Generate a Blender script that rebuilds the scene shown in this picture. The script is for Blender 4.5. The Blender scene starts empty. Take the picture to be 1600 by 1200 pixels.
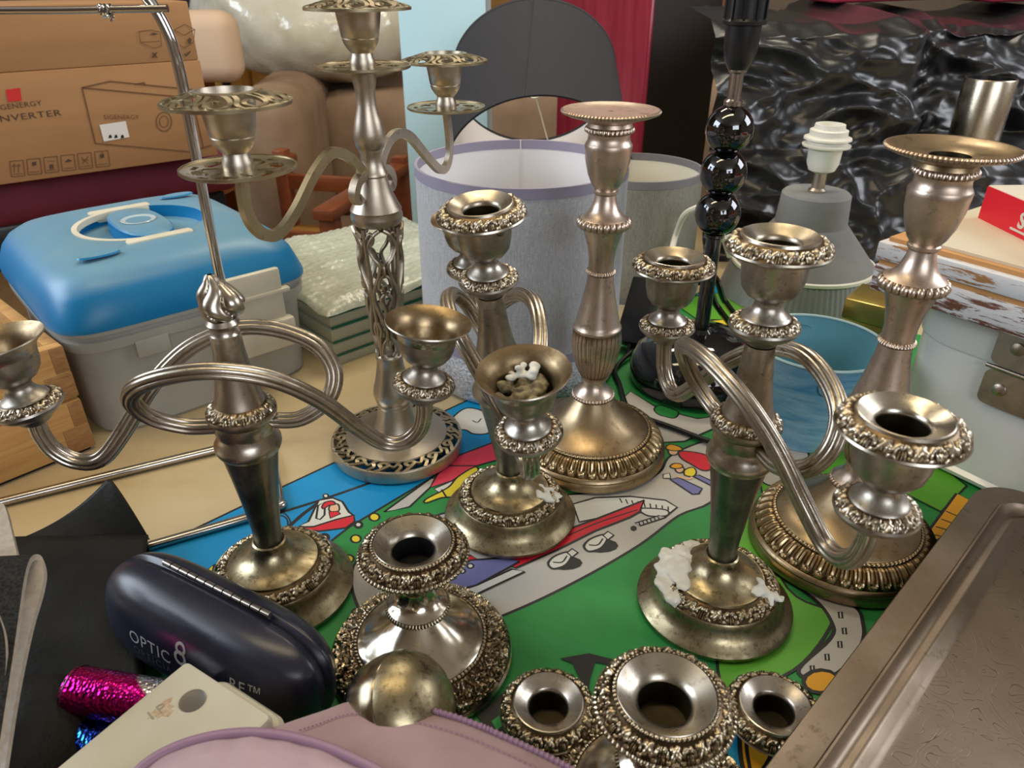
import bpy, bmesh, math, random
from mathutils import Vector, Matrix, noise, Euler
random.seed(7)
R = math.radians
PI = math.pi
sc = bpy.context.scene
C = sc.collection

# ------------------------------------------------------------------ camera, world, lights, exposure
CAM_H, PITCH, FOC = 0.45, R(29.5), 1150.0          # table top is z = 0; focal length in pixels of the 1600 wide frame
cam = bpy.data.objects.new('camera', bpy.data.cameras.new('camera'))
C.objects.link(cam)
cam.location = (0, 0, CAM_H)
cam.rotation_euler = (PI / 2 - PITCH, 0, 0)
cam.data.sensor_width = 36
cam.data.lens = FOC / 1600 * 36
cam.data.clip_start = 0.02
cam.data.dof.use_dof = True
cam.data.dof.focus_distance = 0.62
cam.data.dof.aperture_fstop = 14.0
sc.camera = cam

world = bpy.data.worlds.new('world'); sc.world = world
world.use_nodes = True
world.node_tree.nodes['Background'].inputs[0].default_value = (1.0, 0.97, 0.93, 1)
world.node_tree.nodes['Background'].inputs[1].default_value = 0.30

def area(name, loc, target, sx, sy, power, col):
    d = bpy.data.lights.new(name, 'AREA'); d.shape = 'RECTANGLE'; d.size = sx; d.size_y = sy
    d.energy = power; d.color = col
    o = bpy.data.objects.new(name, d); C.objects.link(o)
    o.location = loc
    o.rotation_euler = (Vector(target) - Vector(loc)).to_track_quat('-Z', 'Y').to_euler()
    return o
area('window_light_left', (-2.3, 0.7, 1.25), (0, 0.7, 0.0), 1.5, 1.0, 48, (0.78, 0.88, 1.0))
area('window_light_rear', (1.0, -2.2, 1.25), (0, 0.8, 0.05), 1.6, 1.0, 36, (0.86, 0.92, 1.0))
area('window_light_right', (2.2, 0.9, 1.2), (0.2, 0.8, 0.0), 1.2, 0.9, 28, (0.9, 0.94, 1.0))
area('ceiling_lamp_near', (-0.25, 0.55, 1.55), (-0.25, 0.55, 0), 1.2, 0.16, 8, (1.0, 0.82, 0.52))
area('ceiling_lamp_far', (0.2, 1.7, 1.62), (0.2, 1.7, 0), 1.3, 0.16, 18, (1.0, 0.9, 0.72))

sc.view_settings.view_transform = 'Standard'
sc.view_settings.look = 'None'
sc.view_settings.gamma = 1
sc.view_settings.use_curve_mapping = False
sc.view_settings.exposure = 0.0
sc.cycles.max_bounces = 7
sc.cycles.caustics_reflective = False
sc.cycles.caustics_refractive = False
sc.cycles.sample_clamp_indirect = 5

# ------------------------------------------------------------------ where the photograph shows a point of known height / known distance
_c, _s = math.cos(PITCH), math.sin(PITCH)
def _ray(px, py):
    u = (px - 800) / FOC; v = (600 - py) / FOC
    return Vector((u, _c + v * _s, -_s + v * _c))
def spot(px, py, z=0.0):
    d = _ray(px, py); return Vector((0, 0, CAM_H)) + d * ((z - CAM_H) / d.z)
def spoty(px, py, y):
    d = _ray(px, py); return Vector((0, 0, CAM_H)) + d * (y / d.y)

# ------------------------------------------------------------------ mesh builder
class MB:
    def __init__(s): s.v = []; s.f = []; s.m = []; s.col = {}
    def add(s, vs, fs, mi=0, M=None):
        b = len(s.v)
        s.v += [tuple(M @ Vector(p)) if M else tuple(p) for p in vs]
        s.f += [tuple(b + i for i in f) for f in fs]
        s.m += [mi] * len(fs)
        return b
    def lathe(s, prof, seg=64, M=None, mi=0):
        vs = []; fs = []
        rings = []
        for (r, z) in prof:
            if r < 1e-6: rings.append([len(vs)]); vs.append((0, 0, z))
            else:
                rings.append(list(range(len(vs), len(vs) + seg)))
                vs += [(r * math.cos(2 * PI * i / seg), r * math.sin(2 * PI * i / seg), z) for i in range(seg)]
        for a, b in zip(rings, rings[1:]):
            for i in range(seg):
                j = (i + 1) % seg
                if len(a) == 1 and len(b) == 1: continue
                if len(a) == 1: fs.append((a[0], b[j], b[i]))
                elif len(b) == 1: fs.append((a[i], a[j], b[0]))
                else: fs.append((a[i], a[j], b[j], b[i]))
        s.add(vs, fs, mi, M); return s
    def sweep(s, pts, prof, M=None, mi=0, closed=False, cap=True, scale=None, up=None):
        # prof: list of (a,b) offsets in the normal plane
        pts = [Vector(p) for p in pts]; n = len(pts); k = len(prof)
        T = []
        for i in range(n):
            a = pts[(i - 1) % n] if (closed or i > 0) else pts[i]
            b = pts[(i + 1) % n] if (closed or i < n - 1) else pts[i]
            T.append((b - a).normalized())
        ref = Vector(up) if up else (Vector((0, 0, 1)) if abs(T[0].z) < .9 else Vector((1, 0, 0)))
        N = (ref - T[0] * ref.dot(T[0])).normalized()
        vs = []
        for i in range(n):
            if up: N = (ref - T[i] * ref.dot(T[i]))
            else: N = N - T[i] * N.dot(T[i])
            N = N.normalized(); B = T[i].cross(N)
            q = scale(i / (n - 1)) if scale else 1
            vs += [pts[i] + N * (a * q) + B * (b * q) for a, b in prof]
        fs = []
        for i in range(n if closed else n - 1):
            o, p = i * k, ((i + 1) % n) * k
            for j in range(k):
                l = (j + 1) % k
                fs.append((o + j, o + l, p + l, p + j))
        if cap and not closed:
            fs.append(tuple(reversed(range(k)))); fs.append(tuple(range((n - 1) * k, n * k)))
        s.add(vs, fs, mi, M); return s
    def tube(s, pts, r, sides=10, **kw):
        return s.sweep(pts, [(r * math.cos(2 * PI * j / sides), r * math.sin(2 * PI * j / sides)) for j in range(sides)], **kw)
    def sphere(s, c, r, M=None, mi=0, u=16, v=10):
        rx, ry, rz = r if isinstance(r, (tuple, list)) else (r, r, r)
        vs = [(c[0], c[1], c[2] - rz)]
        for j in range(1, v):
            a = -PI / 2 + PI * j / v
            vs += [(c[0] + rx * math.cos(a) * math.cos(2 * PI * i / u), c[1] + ry * math.cos(a) * math.sin(2 * PI * i / u), c[2] + rz * math.sin(a)) for i in range(u)]
        vs.append((c[0], c[1], c[2] + rz)); t = len(vs) - 1
        fs = [(0, 1 + (i + 1) % u, 1 + i) for i in range(u)]
        for j in range(v - 2):
            for i in range(u):
                a = 1 + j * u; k = (i + 1) % u
                fs.append((a + i, a + k, a + u + k, a + u + i))
        a = 1 + (v - 2) * u
        fs += [(a + i, a + (i + 1) % u, t) for i in range(u)]
        s.add(vs, fs, mi, M); return s
    def box(s, lo, hi, M=None, mi=0, bev=0.0, seg=2):
        bm = bmesh.new()
        bmesh.ops.create_cube(bm, size=1)
        for v in bm.verts:
            v.co = Vector([(lo[i] + hi[i]) / 2 + v.co[i] * (hi[i] - lo[i]) for i in range(3)])
        if bev > 0: bmesh.ops.bevel(bm, geom=bm.edges[:], offset=bev, segments=seg, profile=0.5, affect='EDGES')
        bm.verts.index_update()
        s.add([v.co.copy() for v in bm.verts], [[v.index for v in f.verts] for f in bm.faces], mi, M)
        bm.free(); return s
    def prism(s, poly, z0, z1, M=None, mi=0):
        n = len(poly)
        vs = [(p[0], p[1], z0) for p in poly] + [(p[0], p[1], z1) for p in poly]
        fs = [tuple(reversed(range(n))), tuple(range(n, 2 * n))] + [(i, (i + 1) % n, n + (i + 1) % n, n + i) for i in range(n)]
        s.add(vs, fs, mi, M); return s
    def grid(s, fn, nu, nv, M=None, mi=0, cu=False, flip=False):
        vs = [fn(i / (nu if cu else nu - 1), j / (nv - 1)) for j in range(nv) for i in range(nu)]
        fs = []
        for j in range(nv - 1):
            for i in range(nu if cu else nu - 1):
                k = (i + 1) % nu
                q = (j * nu + i, j * nu + k, (j + 1) * nu + k, (j + 1) * nu + i)
                fs.append(q[::-1] if flip else q)
        s.add(vs, fs, mi, M); return s
    def text(s, body, size, M, mi=0, align='LEFT', depth=0.0002, bold=0.0, spacing=1.0, shear=0.0):
        cu = bpy.data.curves.new('t', 'FONT'); cu.body = body; cu.size = size; cu.align_x = align
        cu.extrude = depth; cu.offset = bold; cu.space_character = spacing; cu.shear = shear; cu.resolution_u = 3
        o = bpy.data.objects.new('t', cu)
        me = o.to_mesh()
        s.add([v.co.copy() for v in me.vertices], [tuple(p.vertices) for p in me.polygons], mi, M)
        o.to_mesh_clear(); bpy.data.objects.remove(o); bpy.data.curves.remove(cu)
        return s

PM = {}                                             # matrices of the things, for parts given in world coordinates
def obj(name, mb, mats, parent=None, world=False, smooth=True, angle=40, kind=None, label=None, solid=0):
    me = bpy.data.meshes.new(name)
    vs = mb.v
    if world and parent:
        inv = PM[parent.name].inverted(); vs = [inv @ Vector(p) for p in vs]
    me.from_pydata([tuple(p) for p in vs], [], mb.f)
    if not isinstance(mats, (list, tuple)): mats = [mats]
    for m in mats: me.materials.append(m)
    if len(mats) > 1: me.polygons.foreach_set('material_index', mb.m)
    if 'relief' in mb.col:
        at = me.attributes.new('relief', 'FLOAT', 'POINT'); at.data.foreach_set('value', mb.col['relief'])
    me.polygons.foreach_set('use_smooth', [smooth] * len(me.polygons))
    if smooth and angle < 180: me.set_sharp_from_angle(angle=R(angle))
    me.update()
    o = bpy.data.objects.new(name, me); C.objects.link(o)
    if parent: o.parent = parent; PM[o.name] = PM[parent.name]
    if kind: o['kind'] = kind
    if label: o['label'] = label
    if solid:
        md = o.modifiers.new('thickness', 'SOLIDIFY'); md.thickness = solid; md.offset = 0
    return o
def thing(name, label, cat, loc=(0, 0, 0), rot=(0, 0, 0), group=None):
    o = bpy.data.objects.new(name, None); C.objects.link(o)
    o.empty_display_size = 0.02
    o.location = loc; o.rotation_euler = rot
    o['label'] = label; o['category'] = cat
    if group: o['group'] = group
    PM[o.name] = Matrix.Translation(Vector(loc)) @ Euler(rot).to_matrix().to_4x4()
    return o
def tag(o, label, cat, group=None):
    o['label'] = label; o['category'] = cat
    if group: o['group'] = group
    return o
def T(x=0, y=0, z=0, rx=0, ry=0, rz=0, s=1):
    return Matrix.Translation((x, y, z)) @ Euler((rx, ry, rz)).to_matrix().to_4x4() @ Matrix.Scale(s, 4)
def cr(pts, n=8, closed=False):                     # Catmull-Rom through the points
    P = [Vector(p) for p in pts]; m = len(P); out = []
    for i in range(m if closed else m - 1):
        g = (lambda k: P[k % m]) if closed else (lambda k: P[max(0, min(m - 1, k))])
        a, b, c, d = g(i - 1), g(i), g(i + 1), g(i + 2)
        for k in range(n):
            t = k / n
            out.append(0.5 * ((2 * b) + (c - a) * t + (2 * a - 5 * b + 4 * c - d) * t * t + (3 * b - a - 3 * c + d) * t ** 3))
    if not closed: out.append(P[-1])
    return out

# ------------------------------------------------------------------ materials
def new_mat(name):
    m = bpy.data.materials.new(name); m.use_nodes = True
    nt = m.node_tree; return m, nt, nt.nodes['Principled BSDF']
def nnode(nt, t, **kw):
    n = nt.nodes.new(t)
    for k, v in kw.items(): setattr(n, k, v)
    return n
def coords(nt, scale=(1, 1, 1), kind='Object'):
    tc = nnode(nt, 'ShaderNodeTexCoord'); mp = nnode(nt, 'ShaderNodeMapping')
    mp.inputs['Scale'].default_value = scale
    nt.links.new(tc.outputs[kind], mp.inputs['Vector']); return mp.outputs['Vector']
def ramp(nt, fac, stops):
    r = nnode(nt, 'ShaderNodeValToRGB'); e = r.color_ramp.elements
    while len(e) < len(stops): e.new(0.5)
    for q, (p, c) in zip(e, stops):
        q.position = p; q.color = (c[0], c[1], c[2], 1) if not isinstance(c, (int, float)) else (c, c, c, 1)
    nt.links.new(fac, r.inputs[0]); return r.outputs[0]
def ntex(nt, vec, scale, detail=4, rough=.55, dist=0):
    n = nnode(nt, 'ShaderNodeTexNoise'); n.inputs['Scale'].default_value = scale; n.inputs['Detail'].default_value = detail
    n.inputs['Roughness'].default_value = rough; n.inputs['Distortion'].default_value = dist
    nt.links.new(vec, n.inputs['Vector']); return n.outputs[0]
def bump(nt, b, h, strength, dist=0.001):
    n = nnode(nt, 'ShaderNodeBump'); n.inputs['Strength'].default_value = strength; n.inputs['Distance'].default_value = dist
    nt.links.new(h, n.inputs['Height']); nt.links.new(n.outputs[0], b.inputs['Normal'])
def mixc(nt, f, a, b, mode='MIX'):
    n = nnode(nt, 'ShaderNodeMix', data_type='RGBA', blend_type=mode)
    if isinstance(f, (int, float)): n.inputs[0].default_value = f
    else: nt.links.new(f, n.inputs[0])
    for i, x in ((6, a), (7, b)):
        if hasattr(x, 'is_output'): nt.links.new(x, n.inputs[i])
        else: n.inputs[i].default_value = (x[0], x[1], x[2], 1)
    return n.outputs[2]
def plain(name, col, rough=.5, metal=0, col2=None, scale=30, bscale=0, bstr=.2, bdist=.0005, stretch=(1, 1, 1), lo=.35, hi=.65, spec=.5, coat=0, alpha=1, trans=0, ior=1.45, sheen=0):
    m, nt, b = new_mat(name)
    b.inputs['Base Color'].default_value = (*col, 1); b.inputs['Roughness'].default_value = rough
    b.inputs['Metallic'].default_value = metal; b.inputs['Specular IOR Level'].default_value = spec
    b.inputs['Coat Weight'].default_value = coat; b.inputs['Alpha'].default_value = alpha
    b.inputs['Transmission Weight'].default_value = trans; b.inputs['IOR'].default_value = ior
    b.inputs['Sheen Weight'].default_value = sheen
    if col2 or bscale:
        v = coords(nt, stretch)
        if col2: nt.links.new(ramp(nt, ntex(nt, v, scale), [(lo, col), (hi, col2)]), b.inputs['Base Color'])
        if bscale: bump(nt, b, ntex(nt, v, bscale, 5), bstr, bdist)
    return m
def metal(name, light, dark, spot_col=(.10, .07, .04), rough=(.22, .48), scale=28, amount=(.42, .68), specks=.70, relief=False, groove=(.07, .05, .03), brush=None):
    m, nt, b = new_mat(name)
    b.inputs['Metallic'].default_value = 1.0
    v = coords(nt)
    n1 = ntex(nt, v, scale, 6, .62, .6)
    col = ramp(nt, n1, [(amount[0], light), (amount[1], dark)])
    n2 = ntex(nt, v, scale * 5, 6, .78)
    sp = ramp(nt, n2, [(specks - .14, 0.0), (specks + .02, .85)])
    col = mixc(nt, sp, col, spot_col)
    rg = ramp(nt, n1, [(.3, rough[0]), (.72, rough[1])])
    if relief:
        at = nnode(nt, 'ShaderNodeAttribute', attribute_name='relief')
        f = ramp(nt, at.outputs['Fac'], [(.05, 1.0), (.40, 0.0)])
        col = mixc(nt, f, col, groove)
    nt.links.new(col, b.inputs['Base Color']); nt.links.new(rg, b.inputs['Roughness'])
    if brush: bump(nt, b, ntex(nt, coords(nt, brush), 60, 3), .12, .0004)
    else: bump(nt, b, ntex(nt, v, scale * 5, 6, .75), .16, .0004)
    return m

SILVER = dict(light=(.50, .45, .38), dark=(.29, .23, .16))
M = {}
M['sil'] = metal('tarnished_silver', **SILVER)
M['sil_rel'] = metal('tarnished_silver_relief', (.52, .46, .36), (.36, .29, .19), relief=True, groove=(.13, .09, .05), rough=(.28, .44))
M['sil_dark'] = metal('dark_tarnished_stem', (.17, .165, .15), (.27, .25, .20), rough=(.26, .42), scale=40)
M['sil_base'] = metal('tarnished_base', (.40, .34, .21), (.20, .15, .08), rough=(.26, .5), amount=(.40, .64), specks=.64)
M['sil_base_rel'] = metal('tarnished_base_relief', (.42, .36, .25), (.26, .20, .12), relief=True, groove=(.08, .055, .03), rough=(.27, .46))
M['sil_brt'] = metal('bright_silver', (.50, .455, .38), (.32, .265, .19), rough=(.22, .42))
M['sil_cup'] = metal('cup_silver', (.42, .39, .34), (.27, .23, .18), rough=(.30, .46), scale=45)
M['gilt_in'] = metal('stained_cup_inside', (.34, .25, .14), (.16, .11, .06), rough=(.25, .5), scale=40)
M['rosy'] = metal('rosy_silver', (.66, .54, .45), (.38, .28, .21), rough=(.30, .46), scale=18, amount=(.45, .72))
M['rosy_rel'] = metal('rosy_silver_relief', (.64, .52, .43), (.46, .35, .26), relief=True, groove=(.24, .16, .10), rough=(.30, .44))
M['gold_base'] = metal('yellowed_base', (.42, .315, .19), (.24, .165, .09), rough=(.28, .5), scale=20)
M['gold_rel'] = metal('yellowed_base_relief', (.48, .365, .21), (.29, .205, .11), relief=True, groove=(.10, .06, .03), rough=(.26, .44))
M['nickel'] = metal('satin_nickel', (.50, .44, .36), (.37, .31, .23), rough=(.30, .44), scale=16, specks=.75, brush=(20, 20, 900))
M['nickel_yel'] = metal('yellowed_nickel', (.45, .38, .25), (.33, .27, .16), rough=(.28, .44), scale=20, specks=.74)
M['pol'] = metal('polished_silver', (.58, .52, .42), (.36, .29, .19), rough=(.10, .28), scale=18, amount=(.46, .7), specks=.72)
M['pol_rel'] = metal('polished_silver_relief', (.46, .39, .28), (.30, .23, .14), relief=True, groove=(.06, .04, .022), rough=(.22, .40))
M['tray'] = metal('tray_metal', (.31, .245, .19), (.23, .175, .125), rough=(.36, .5), scale=10, specks=.72)
M['chrome'] = plain('chrome', (.72, .72, .74), .09, 1)
M['chrome_dull'] = plain('dull_chrome', (.45, .41, .38), .22, 1)
M['black_chrome'] = plain('black_chrome', (.10, .10, .105), .05, 1)
M['steel'] = metal('brushed_steel', (.60, .52, .40), (.50, .42, .32), rough=(.24, .30), specks=.9, brush=(30, 30, 1500))
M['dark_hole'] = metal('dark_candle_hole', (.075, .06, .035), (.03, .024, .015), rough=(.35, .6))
M['wax'] = plain('candle_wax', (.60, .57, .47), .5, 0, (.70, .68, .60), 90, 160, .4)
M['grime'] = plain('burnt_wick_grime', (.05, .035, .02), .8, 0, (.32, .26, .13), 160, 220, .9, .002)
M['black'] = plain('black_plastic', (.012, .012, .013), .32)
M['black_gloss'] = plain('black_gloss', (.006, .006, .007), .06, coat=.5)

# ------------------------------------------------------------------ room shell (a shop hall)
FLOOR = -0.76
def wood(name, a, b, scale=3.0, stretch=(1, 14, 14), rough=.45, dist=1.2, lo=.3, hi=.7, bstr=.15):
    m, nt, p = new_mat(name)
    v = coords(nt, stretch)
    n = ntex(nt, v, scale, 6, .6, dist)
    nt.links.new(ramp(nt, n, [(lo, a), (hi, b)]), p.inputs['Base Color'])
    p.inputs['Roughness'].default_value = rough
    bump(nt, p, n, bstr, .001)
    return m
M['floor'] = wood('floor_boards', (.30, .17, .07), (.42, .26, .11), 1.5, (12, 1, 1))
M['wall'] = plain('wall_paint', (.34, .27, .20), .8, 0, (.28, .22, .16), 2)
M['ceil'] = plain('ceiling_paint', (.55, .52, .46), .9)
def structure(name, mb, m):
    o = obj(name, mb, m, smooth=False); o['kind'] = 'structure'; return o
X0, X1, Y0, Y1, ZC = -2.6, 2.5, -2.6, 4.2, 1.75
structure('floor', MB().box((X0, Y0, FLOOR - .05), (X1, Y1, FLOOR)), M['floor'])
structure('wall_back', MB().box((X0, Y1, FLOOR), (X1, Y1 + .1, ZC)), M['wall'])
structure('wall_left', MB().box((X0 - .1, Y0, FLOOR), (X0, Y1, ZC)), M['wall'])
structure('wall_right', MB().box((X1, Y0, FLOOR), (X1 + .1, Y1, ZC)), M['wall'])
structure('wall_rear', MB().box((X0, Y0 - .1, FLOOR), (X1, Y0, ZC)), M['wall'])
structure('ceiling', MB().box((X0, Y0, ZC), (X1, Y1, ZC + .1)), M['ceil'])

# ------------------------------------------------------------------ table with the printed play mat
M['table'] = plain('cream_table_top', (.54, .43, .255), .42, 0, (.47, .35, .19), 7, lo=.50, hi=.74, stretch=(1, 2.2, 1))
nt = M['table'].node_tree; b = nt.nodes['Principled BSDF']
src = b.inputs['Base Color'].links[0].from_socket
sp = ramp(nt, ntex(nt, coords(nt), 55, 6, .75), [(.66, 0.0), (.76, 1.0)])
nt.links.new(mixc(nt, sp, src, (.30, .19, .08)), b.inputs['Base Color'])
tbl = thing('trestle_table', 'long cream topped table holding all the brassware and lamps', 'table', (0.1, .75, FLOOR))
TABLE = [(-1.07, -.05), (1.45, -.05), (1.45, 1.53), (.019, 1.53), (-1.07, .503)]
mb = MB().prism(TABLE, -.035, 0)
obj('table_top', mb, M['table'], tbl, world=True, smooth=False)
for x, y in ((-.98, .05), (1.38, .05), (1.38, 1.46), (.10, 1.46), (-.98, .46)):
    obj('leg', MB().box((x - .025, y - .025, FLOOR), (x + .025, y + .025, -.035), bev=.004), M['black'], tbl, world=True)

# mat: straight far edge running from lower left to upper right
E0 = spot(230, 862); ED = (spot(1130, 440) - E0); ED.z = 0; ED.normalize()
EN = Vector((ED.y, -ED.x, 0))
MATZ = .0016
mat_thing = thing('play_mat', 'printed road and airport play mat under the silverware', 'play mat', (.2, .6, 0))
A = E0 - ED * .18; Bp = E0 + ED * .95
poly = [A, Bp, Bp + EN * .62, A + EN * .62]
M['p_green'] = plain('print_green', (.020, .235, .048), .55, 0, (.024, .26, .055), 40)
M['p_lime'] = plain('print_lime', (.10, .36, .022), .55)
M['p_blue'] = plain('print_blue', (.0, .235, .52), .5, 0, (.0, .26, .56), 12)
M['p_grey'] = plain('print_grey', (.50, .47, .42), .55)
M['p_red'] = plain('print_red', (.62, .012, .028), .5)
M['p_pink'] = plain('print_coral', (.72, .045, .10), .5)
M['p_yel'] = plain('print_yellow', (.75, .60, .03), .5)
M['p_org'] = plain('print_orange', (.78, .36, .015), .5)
M['p_white'] = plain('print_white', (.66, .64, .57), .5)
M['p_black'] = plain('print_black', (.012, .012, .012), .5)
M['p_vio'] = plain('print_violet', (.16, .16, .36), .5)
M['p_skin'] = plain('print_skin', (.72, .45, .28), .5)
mb = MB().prism([(p.x, p.y) for p in reversed(poly)], 0.0002, MATZ)
obj('mat_sheet', mb, M['p_green'], mat_thing, world=True, smooth=False)
pkeys = ['p_green', 'p_lime', 'p_blue', 'p_grey', 'p_red', 'p_pink', 'p_yel', 'p_org', 'p_white', 'p_black', 'p_vio', 'p_skin']
pm = MB(); layer = [0]
def inmat(p):                                       # keep print on the sheet
    d = (p - E0).dot(EN)
    return p if d > .0 else p - EN * d
def patch(col, pts, line=2.2, curve=False, dz=None):
    layer[0] += 1
    z = MATZ + .000006 * layer[0]
    W = [spot(x, y, MATZ) for x, y in pts]
    W = [inmat(p) for p in W]
    if curve: W = cr(W, 5, True)
    W = [Vector((p.x, p.y, z)) for p in W]
    a = sum(W[i].x * W[(i + 1) % len(W)].y - W[(i + 1) % len(W)].x * W[i].y for i in range(len(W)))
    if a < 0: W.reverse()
    pm.add(W, [tuple(range(len(W)))], pkeys.index(col))
    if line: stroke(None, line, W, True)
def stroke(pts, w=2.2, W=None, closed=False, curve=True, col='p_black'):
    layer[0] += 1
    z = MATZ + .000006 * layer[0]
    if W is None:
        W = [inmat(spot(x, y, MATZ)) for x, y in pts]
        if curve and len(W) > 2: W = cr(W, 5, closed)
    h = w * .00052
    n = len(W); vs = []
    for i in range(n):
        a = W[(i - 1) % n] if (closed or i) else W[i]; b = W[(i + 1) % n] if (closed or i < n - 1) else W[i]
        t = Vector((b.x - a.x, b.y - a.y, 0))
        t = t.normalized() if t.length > 1e-7 else Vector((1, 0, 0))
        s = Vector((t.y, -t.x, 0)) * h
        for q in (W[i] + s, W[i] - s): vs.append((q.x, q.y, z))
    fs = [(2 * i, 2 * ((i + 1) % n), 2 * ((i + 1) % n) + 1, 2 * i + 1) for i in range(n if closed else n - 1)]
    pm.add(vs, fs, pkeys.index(col))
def disc(col, x, y, rx, ry=None, line=2):
    ry = ry or rx * .7
    patch(col, [(x + rx * math.cos(a * PI / 6), y + ry * math.sin(a * PI / 6)) for a in range(12)], line)
# sky
patch('p_blue', [(120, 916), (230, 862), (440, 759), (700, 632), (790, 588), (800, 640), (790, 690), (735, 708), (665, 752), (545, 824), (505, 855), (440, 905), (300, 985)], 2.6)
# grass strip and pale runway between the sky and the apron
patch('p_grey', [(600, 800), (672, 748), (690, 745), (640, 792)], 2.4)
# grey apron and road
patch('p_grey', [(552, 885), (610, 832), (700, 800), (800, 775), (900, 772), (985, 760), (1030, 738), (1048, 712), (1100, 690), (1120, 700), (1118, 776), (1060, 806), (1000, 851), (905, 906), (800, 956), (700, 990), (600, 985), (560, 950)], 2.6, True)
for x, y in ((585, 808), (556, 842), (545, 873), (558, 957)):
    disc('p_yel', x, y, 8, 6)
# cloud
patch('p_white', [(712, 648), (728, 638), (748, 640), (765, 650), (772, 665), (762, 677), (740, 678), (728, 672), (712, 670), (704, 660)], 2.2, True)
stroke([(738, 657), (746, 660), (752, 654)], 1.5)
# helicopter
stroke([(428, 804), (500, 782), (580, 754)], 3.4, curve=False)
stroke([(452, 822), (475, 802), (500, 784)], 4, curve=False)
patch('p_white', [(468, 822), (482, 815), (498, 782), (520, 778), (535, 784), (545, 800), (553, 806), (545, 815), (520, 822), (490, 826)], 2.2)
patch('p_red', [(440, 825), (490, 823), (525, 812), (553, 805), (554, 815), (540, 825), (500, 830), (470, 828)], 2.2)
patch('p_white', [(497, 790), (508, 784), (507, 805), (500, 812), (494, 810)], 2)
patch('p_skin', [(517, 789), (528, 788), (530, 797), (522, 801), (514, 797)], 1.6, True)
patch('p_red', [(503, 792), (508, 785), (519, 783), (524, 788), (514, 790), (506, 795)], 1.6, True)
patch('p_red', [(514, 800), (528, 799), (532, 803), (516, 810)], 1.6)
stroke([(508, 780), (510, 772), (514, 780)], 2); disc('p_white', 509, 775, 4, 3, 1.6)
for x, y, r in ((507, 840, 9), (560, 820, 8)):
    disc('p_black', x, y, r, r * .8, 0); disc('p_white', x, y, 3.4, 2.6, 0)
for k in range(2):
    stroke([(432 - 5 * k, 812 - 3 * k), (440, 806 - 6 * k), (449 + 4 * k, 813), (450 + 4 * k, 832 + 4 * k)], 1.3)
# yellow and blue motif by the glasses case
patch('p_yel', [(286, 898), (322, 893), (335, 882), (330, 905), (300, 912)], 2.2)
# red and yellow aeroplane nose
patch('p_pink', [(672, 762), (684, 740), (716, 712), (775, 690), (790, 694), (780, 718), (745, 728), (706, 752)], 2.4)
stroke([(700, 728), (745, 728)], 2, curve=False)
patch('p_white', [(678, 764), (706, 752), (712, 762), (686, 770)], 1.8)
patch('p_yel', [(745, 730), (716, 745), (700, 762), (666, 780), (666, 786), (690, 778), (716, 775), (745, 757)], 2, True)
stroke([(690, 765), (698, 778)], 1.8)
# white jet with red flank
patch('p_white', [(895, 788), (930, 778), (985, 776), (1040, 782), (1058, 793), (1040, 808), (1010, 800), (960, 805), (905, 816)], 2.2)
for k in range(9):
    stroke([(968 + 9.5 * k, 779 + 1.6 * k), (972 + 9 * k, 786 + 1.8 * k)], 1.3, curve=False)
patch('p_white', [(1000, 795), (1040, 797), (1042, 806), (1012, 806)], 1.8, True)
patch('p_grey', [(992, 818), (1030, 806), (1040, 809), (1000, 822)], 1.6)
for k in range(6): stroke([(998 + 6 * k, 816 - 1.6 * k), (1000 + 6 * k, 821 - 1.8 * k)], 1.4, curve=False)
disc('p_black', 990, 826, 5, 4, 0)
patch('p_red', [(1007, 782), (1000, 800), (984, 809), (930, 830), (870, 860), (806, 888), (796, 884), (800, 872), (860, 838), (930, 812)], 2.4)
stroke([(996, 797), (930, 819), (860, 850), (815, 872)], 1.4)
for x, y in ((874, 877), (930, 850)):
    disc('p_black', x + 8, y + 3, 28, 11, 0)
    patch('p_white', [(x - 17, y + 3), (x - 8, y - 7), (x + 12, y - 14), (x + 19, y - 8), (x + 10, y + 6), (x - 6, y + 12), (x - 14, y + 10)], 2, True)
    patch('p_white', [(x + 12, y - 13), (x + 20, y - 19), (x + 29, y - 13), (x + 20, y - 6)], 1.8)
    stroke([(x - 10, y + 2), (x + 4, y + 2), (x + 12, y - 8)], 1.4)
# violet fuselage stripe with windows, near the squat candlestick
patch('p_red', [(700, 888), (735, 868), (745, 874), (705, 898)], 2)
patch('p_vio', [(695, 905), (735, 876), (790, 872), (812, 878), (745, 915), (705, 925)], 2.2)
for x, y in ((722, 893), (735, 885), (708, 902)): disc('p_white', x, y, 5, 3.6, 1.6)
patch('p_white', [(705, 928), (745, 915), (800, 890), (820, 894), (760, 922), (712, 945)], 2)
# two children
patch('p_red', [(1062, 706), (1090, 708), (1112, 716), (1115, 730), (1100, 736), (1080, 726), (1064, 716)], 1.8, True)
disc('p_skin', 1052, 706, 8, 6, 1.6)
patch('p_org', [(1040, 700), (1047, 695), (1060, 698), (1066, 703), (1058, 705), (1046, 704)], 1.6, True)
patch('p_yel', [(1070, 735), (1082, 731), (1088, 738), (1083, 745), (1070, 743)], 1.6, True)
disc('p_skin', 1062, 734, 7, 5.5, 1.6)
patch('p_org', [(1047, 730), (1053, 725), (1064, 726), (1066, 731), (1056, 733)], 1.6, True)
patch('p_vio', [(1047, 750), (1060, 747), (1097, 764), (1092, 772), (1082, 773), (1058, 757)], 1.8)
patch('p_vio', [(1083, 745), (1092, 743), (1116, 754), (1118, 763)], 1.8)
stroke([(1058, 745), (1075, 749), (1082, 746)], 2.6, col='p_skin')
patch('p_white', [(1036, 742), (1046, 740), (1048, 748), (1036, 748)], 1.4)
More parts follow.
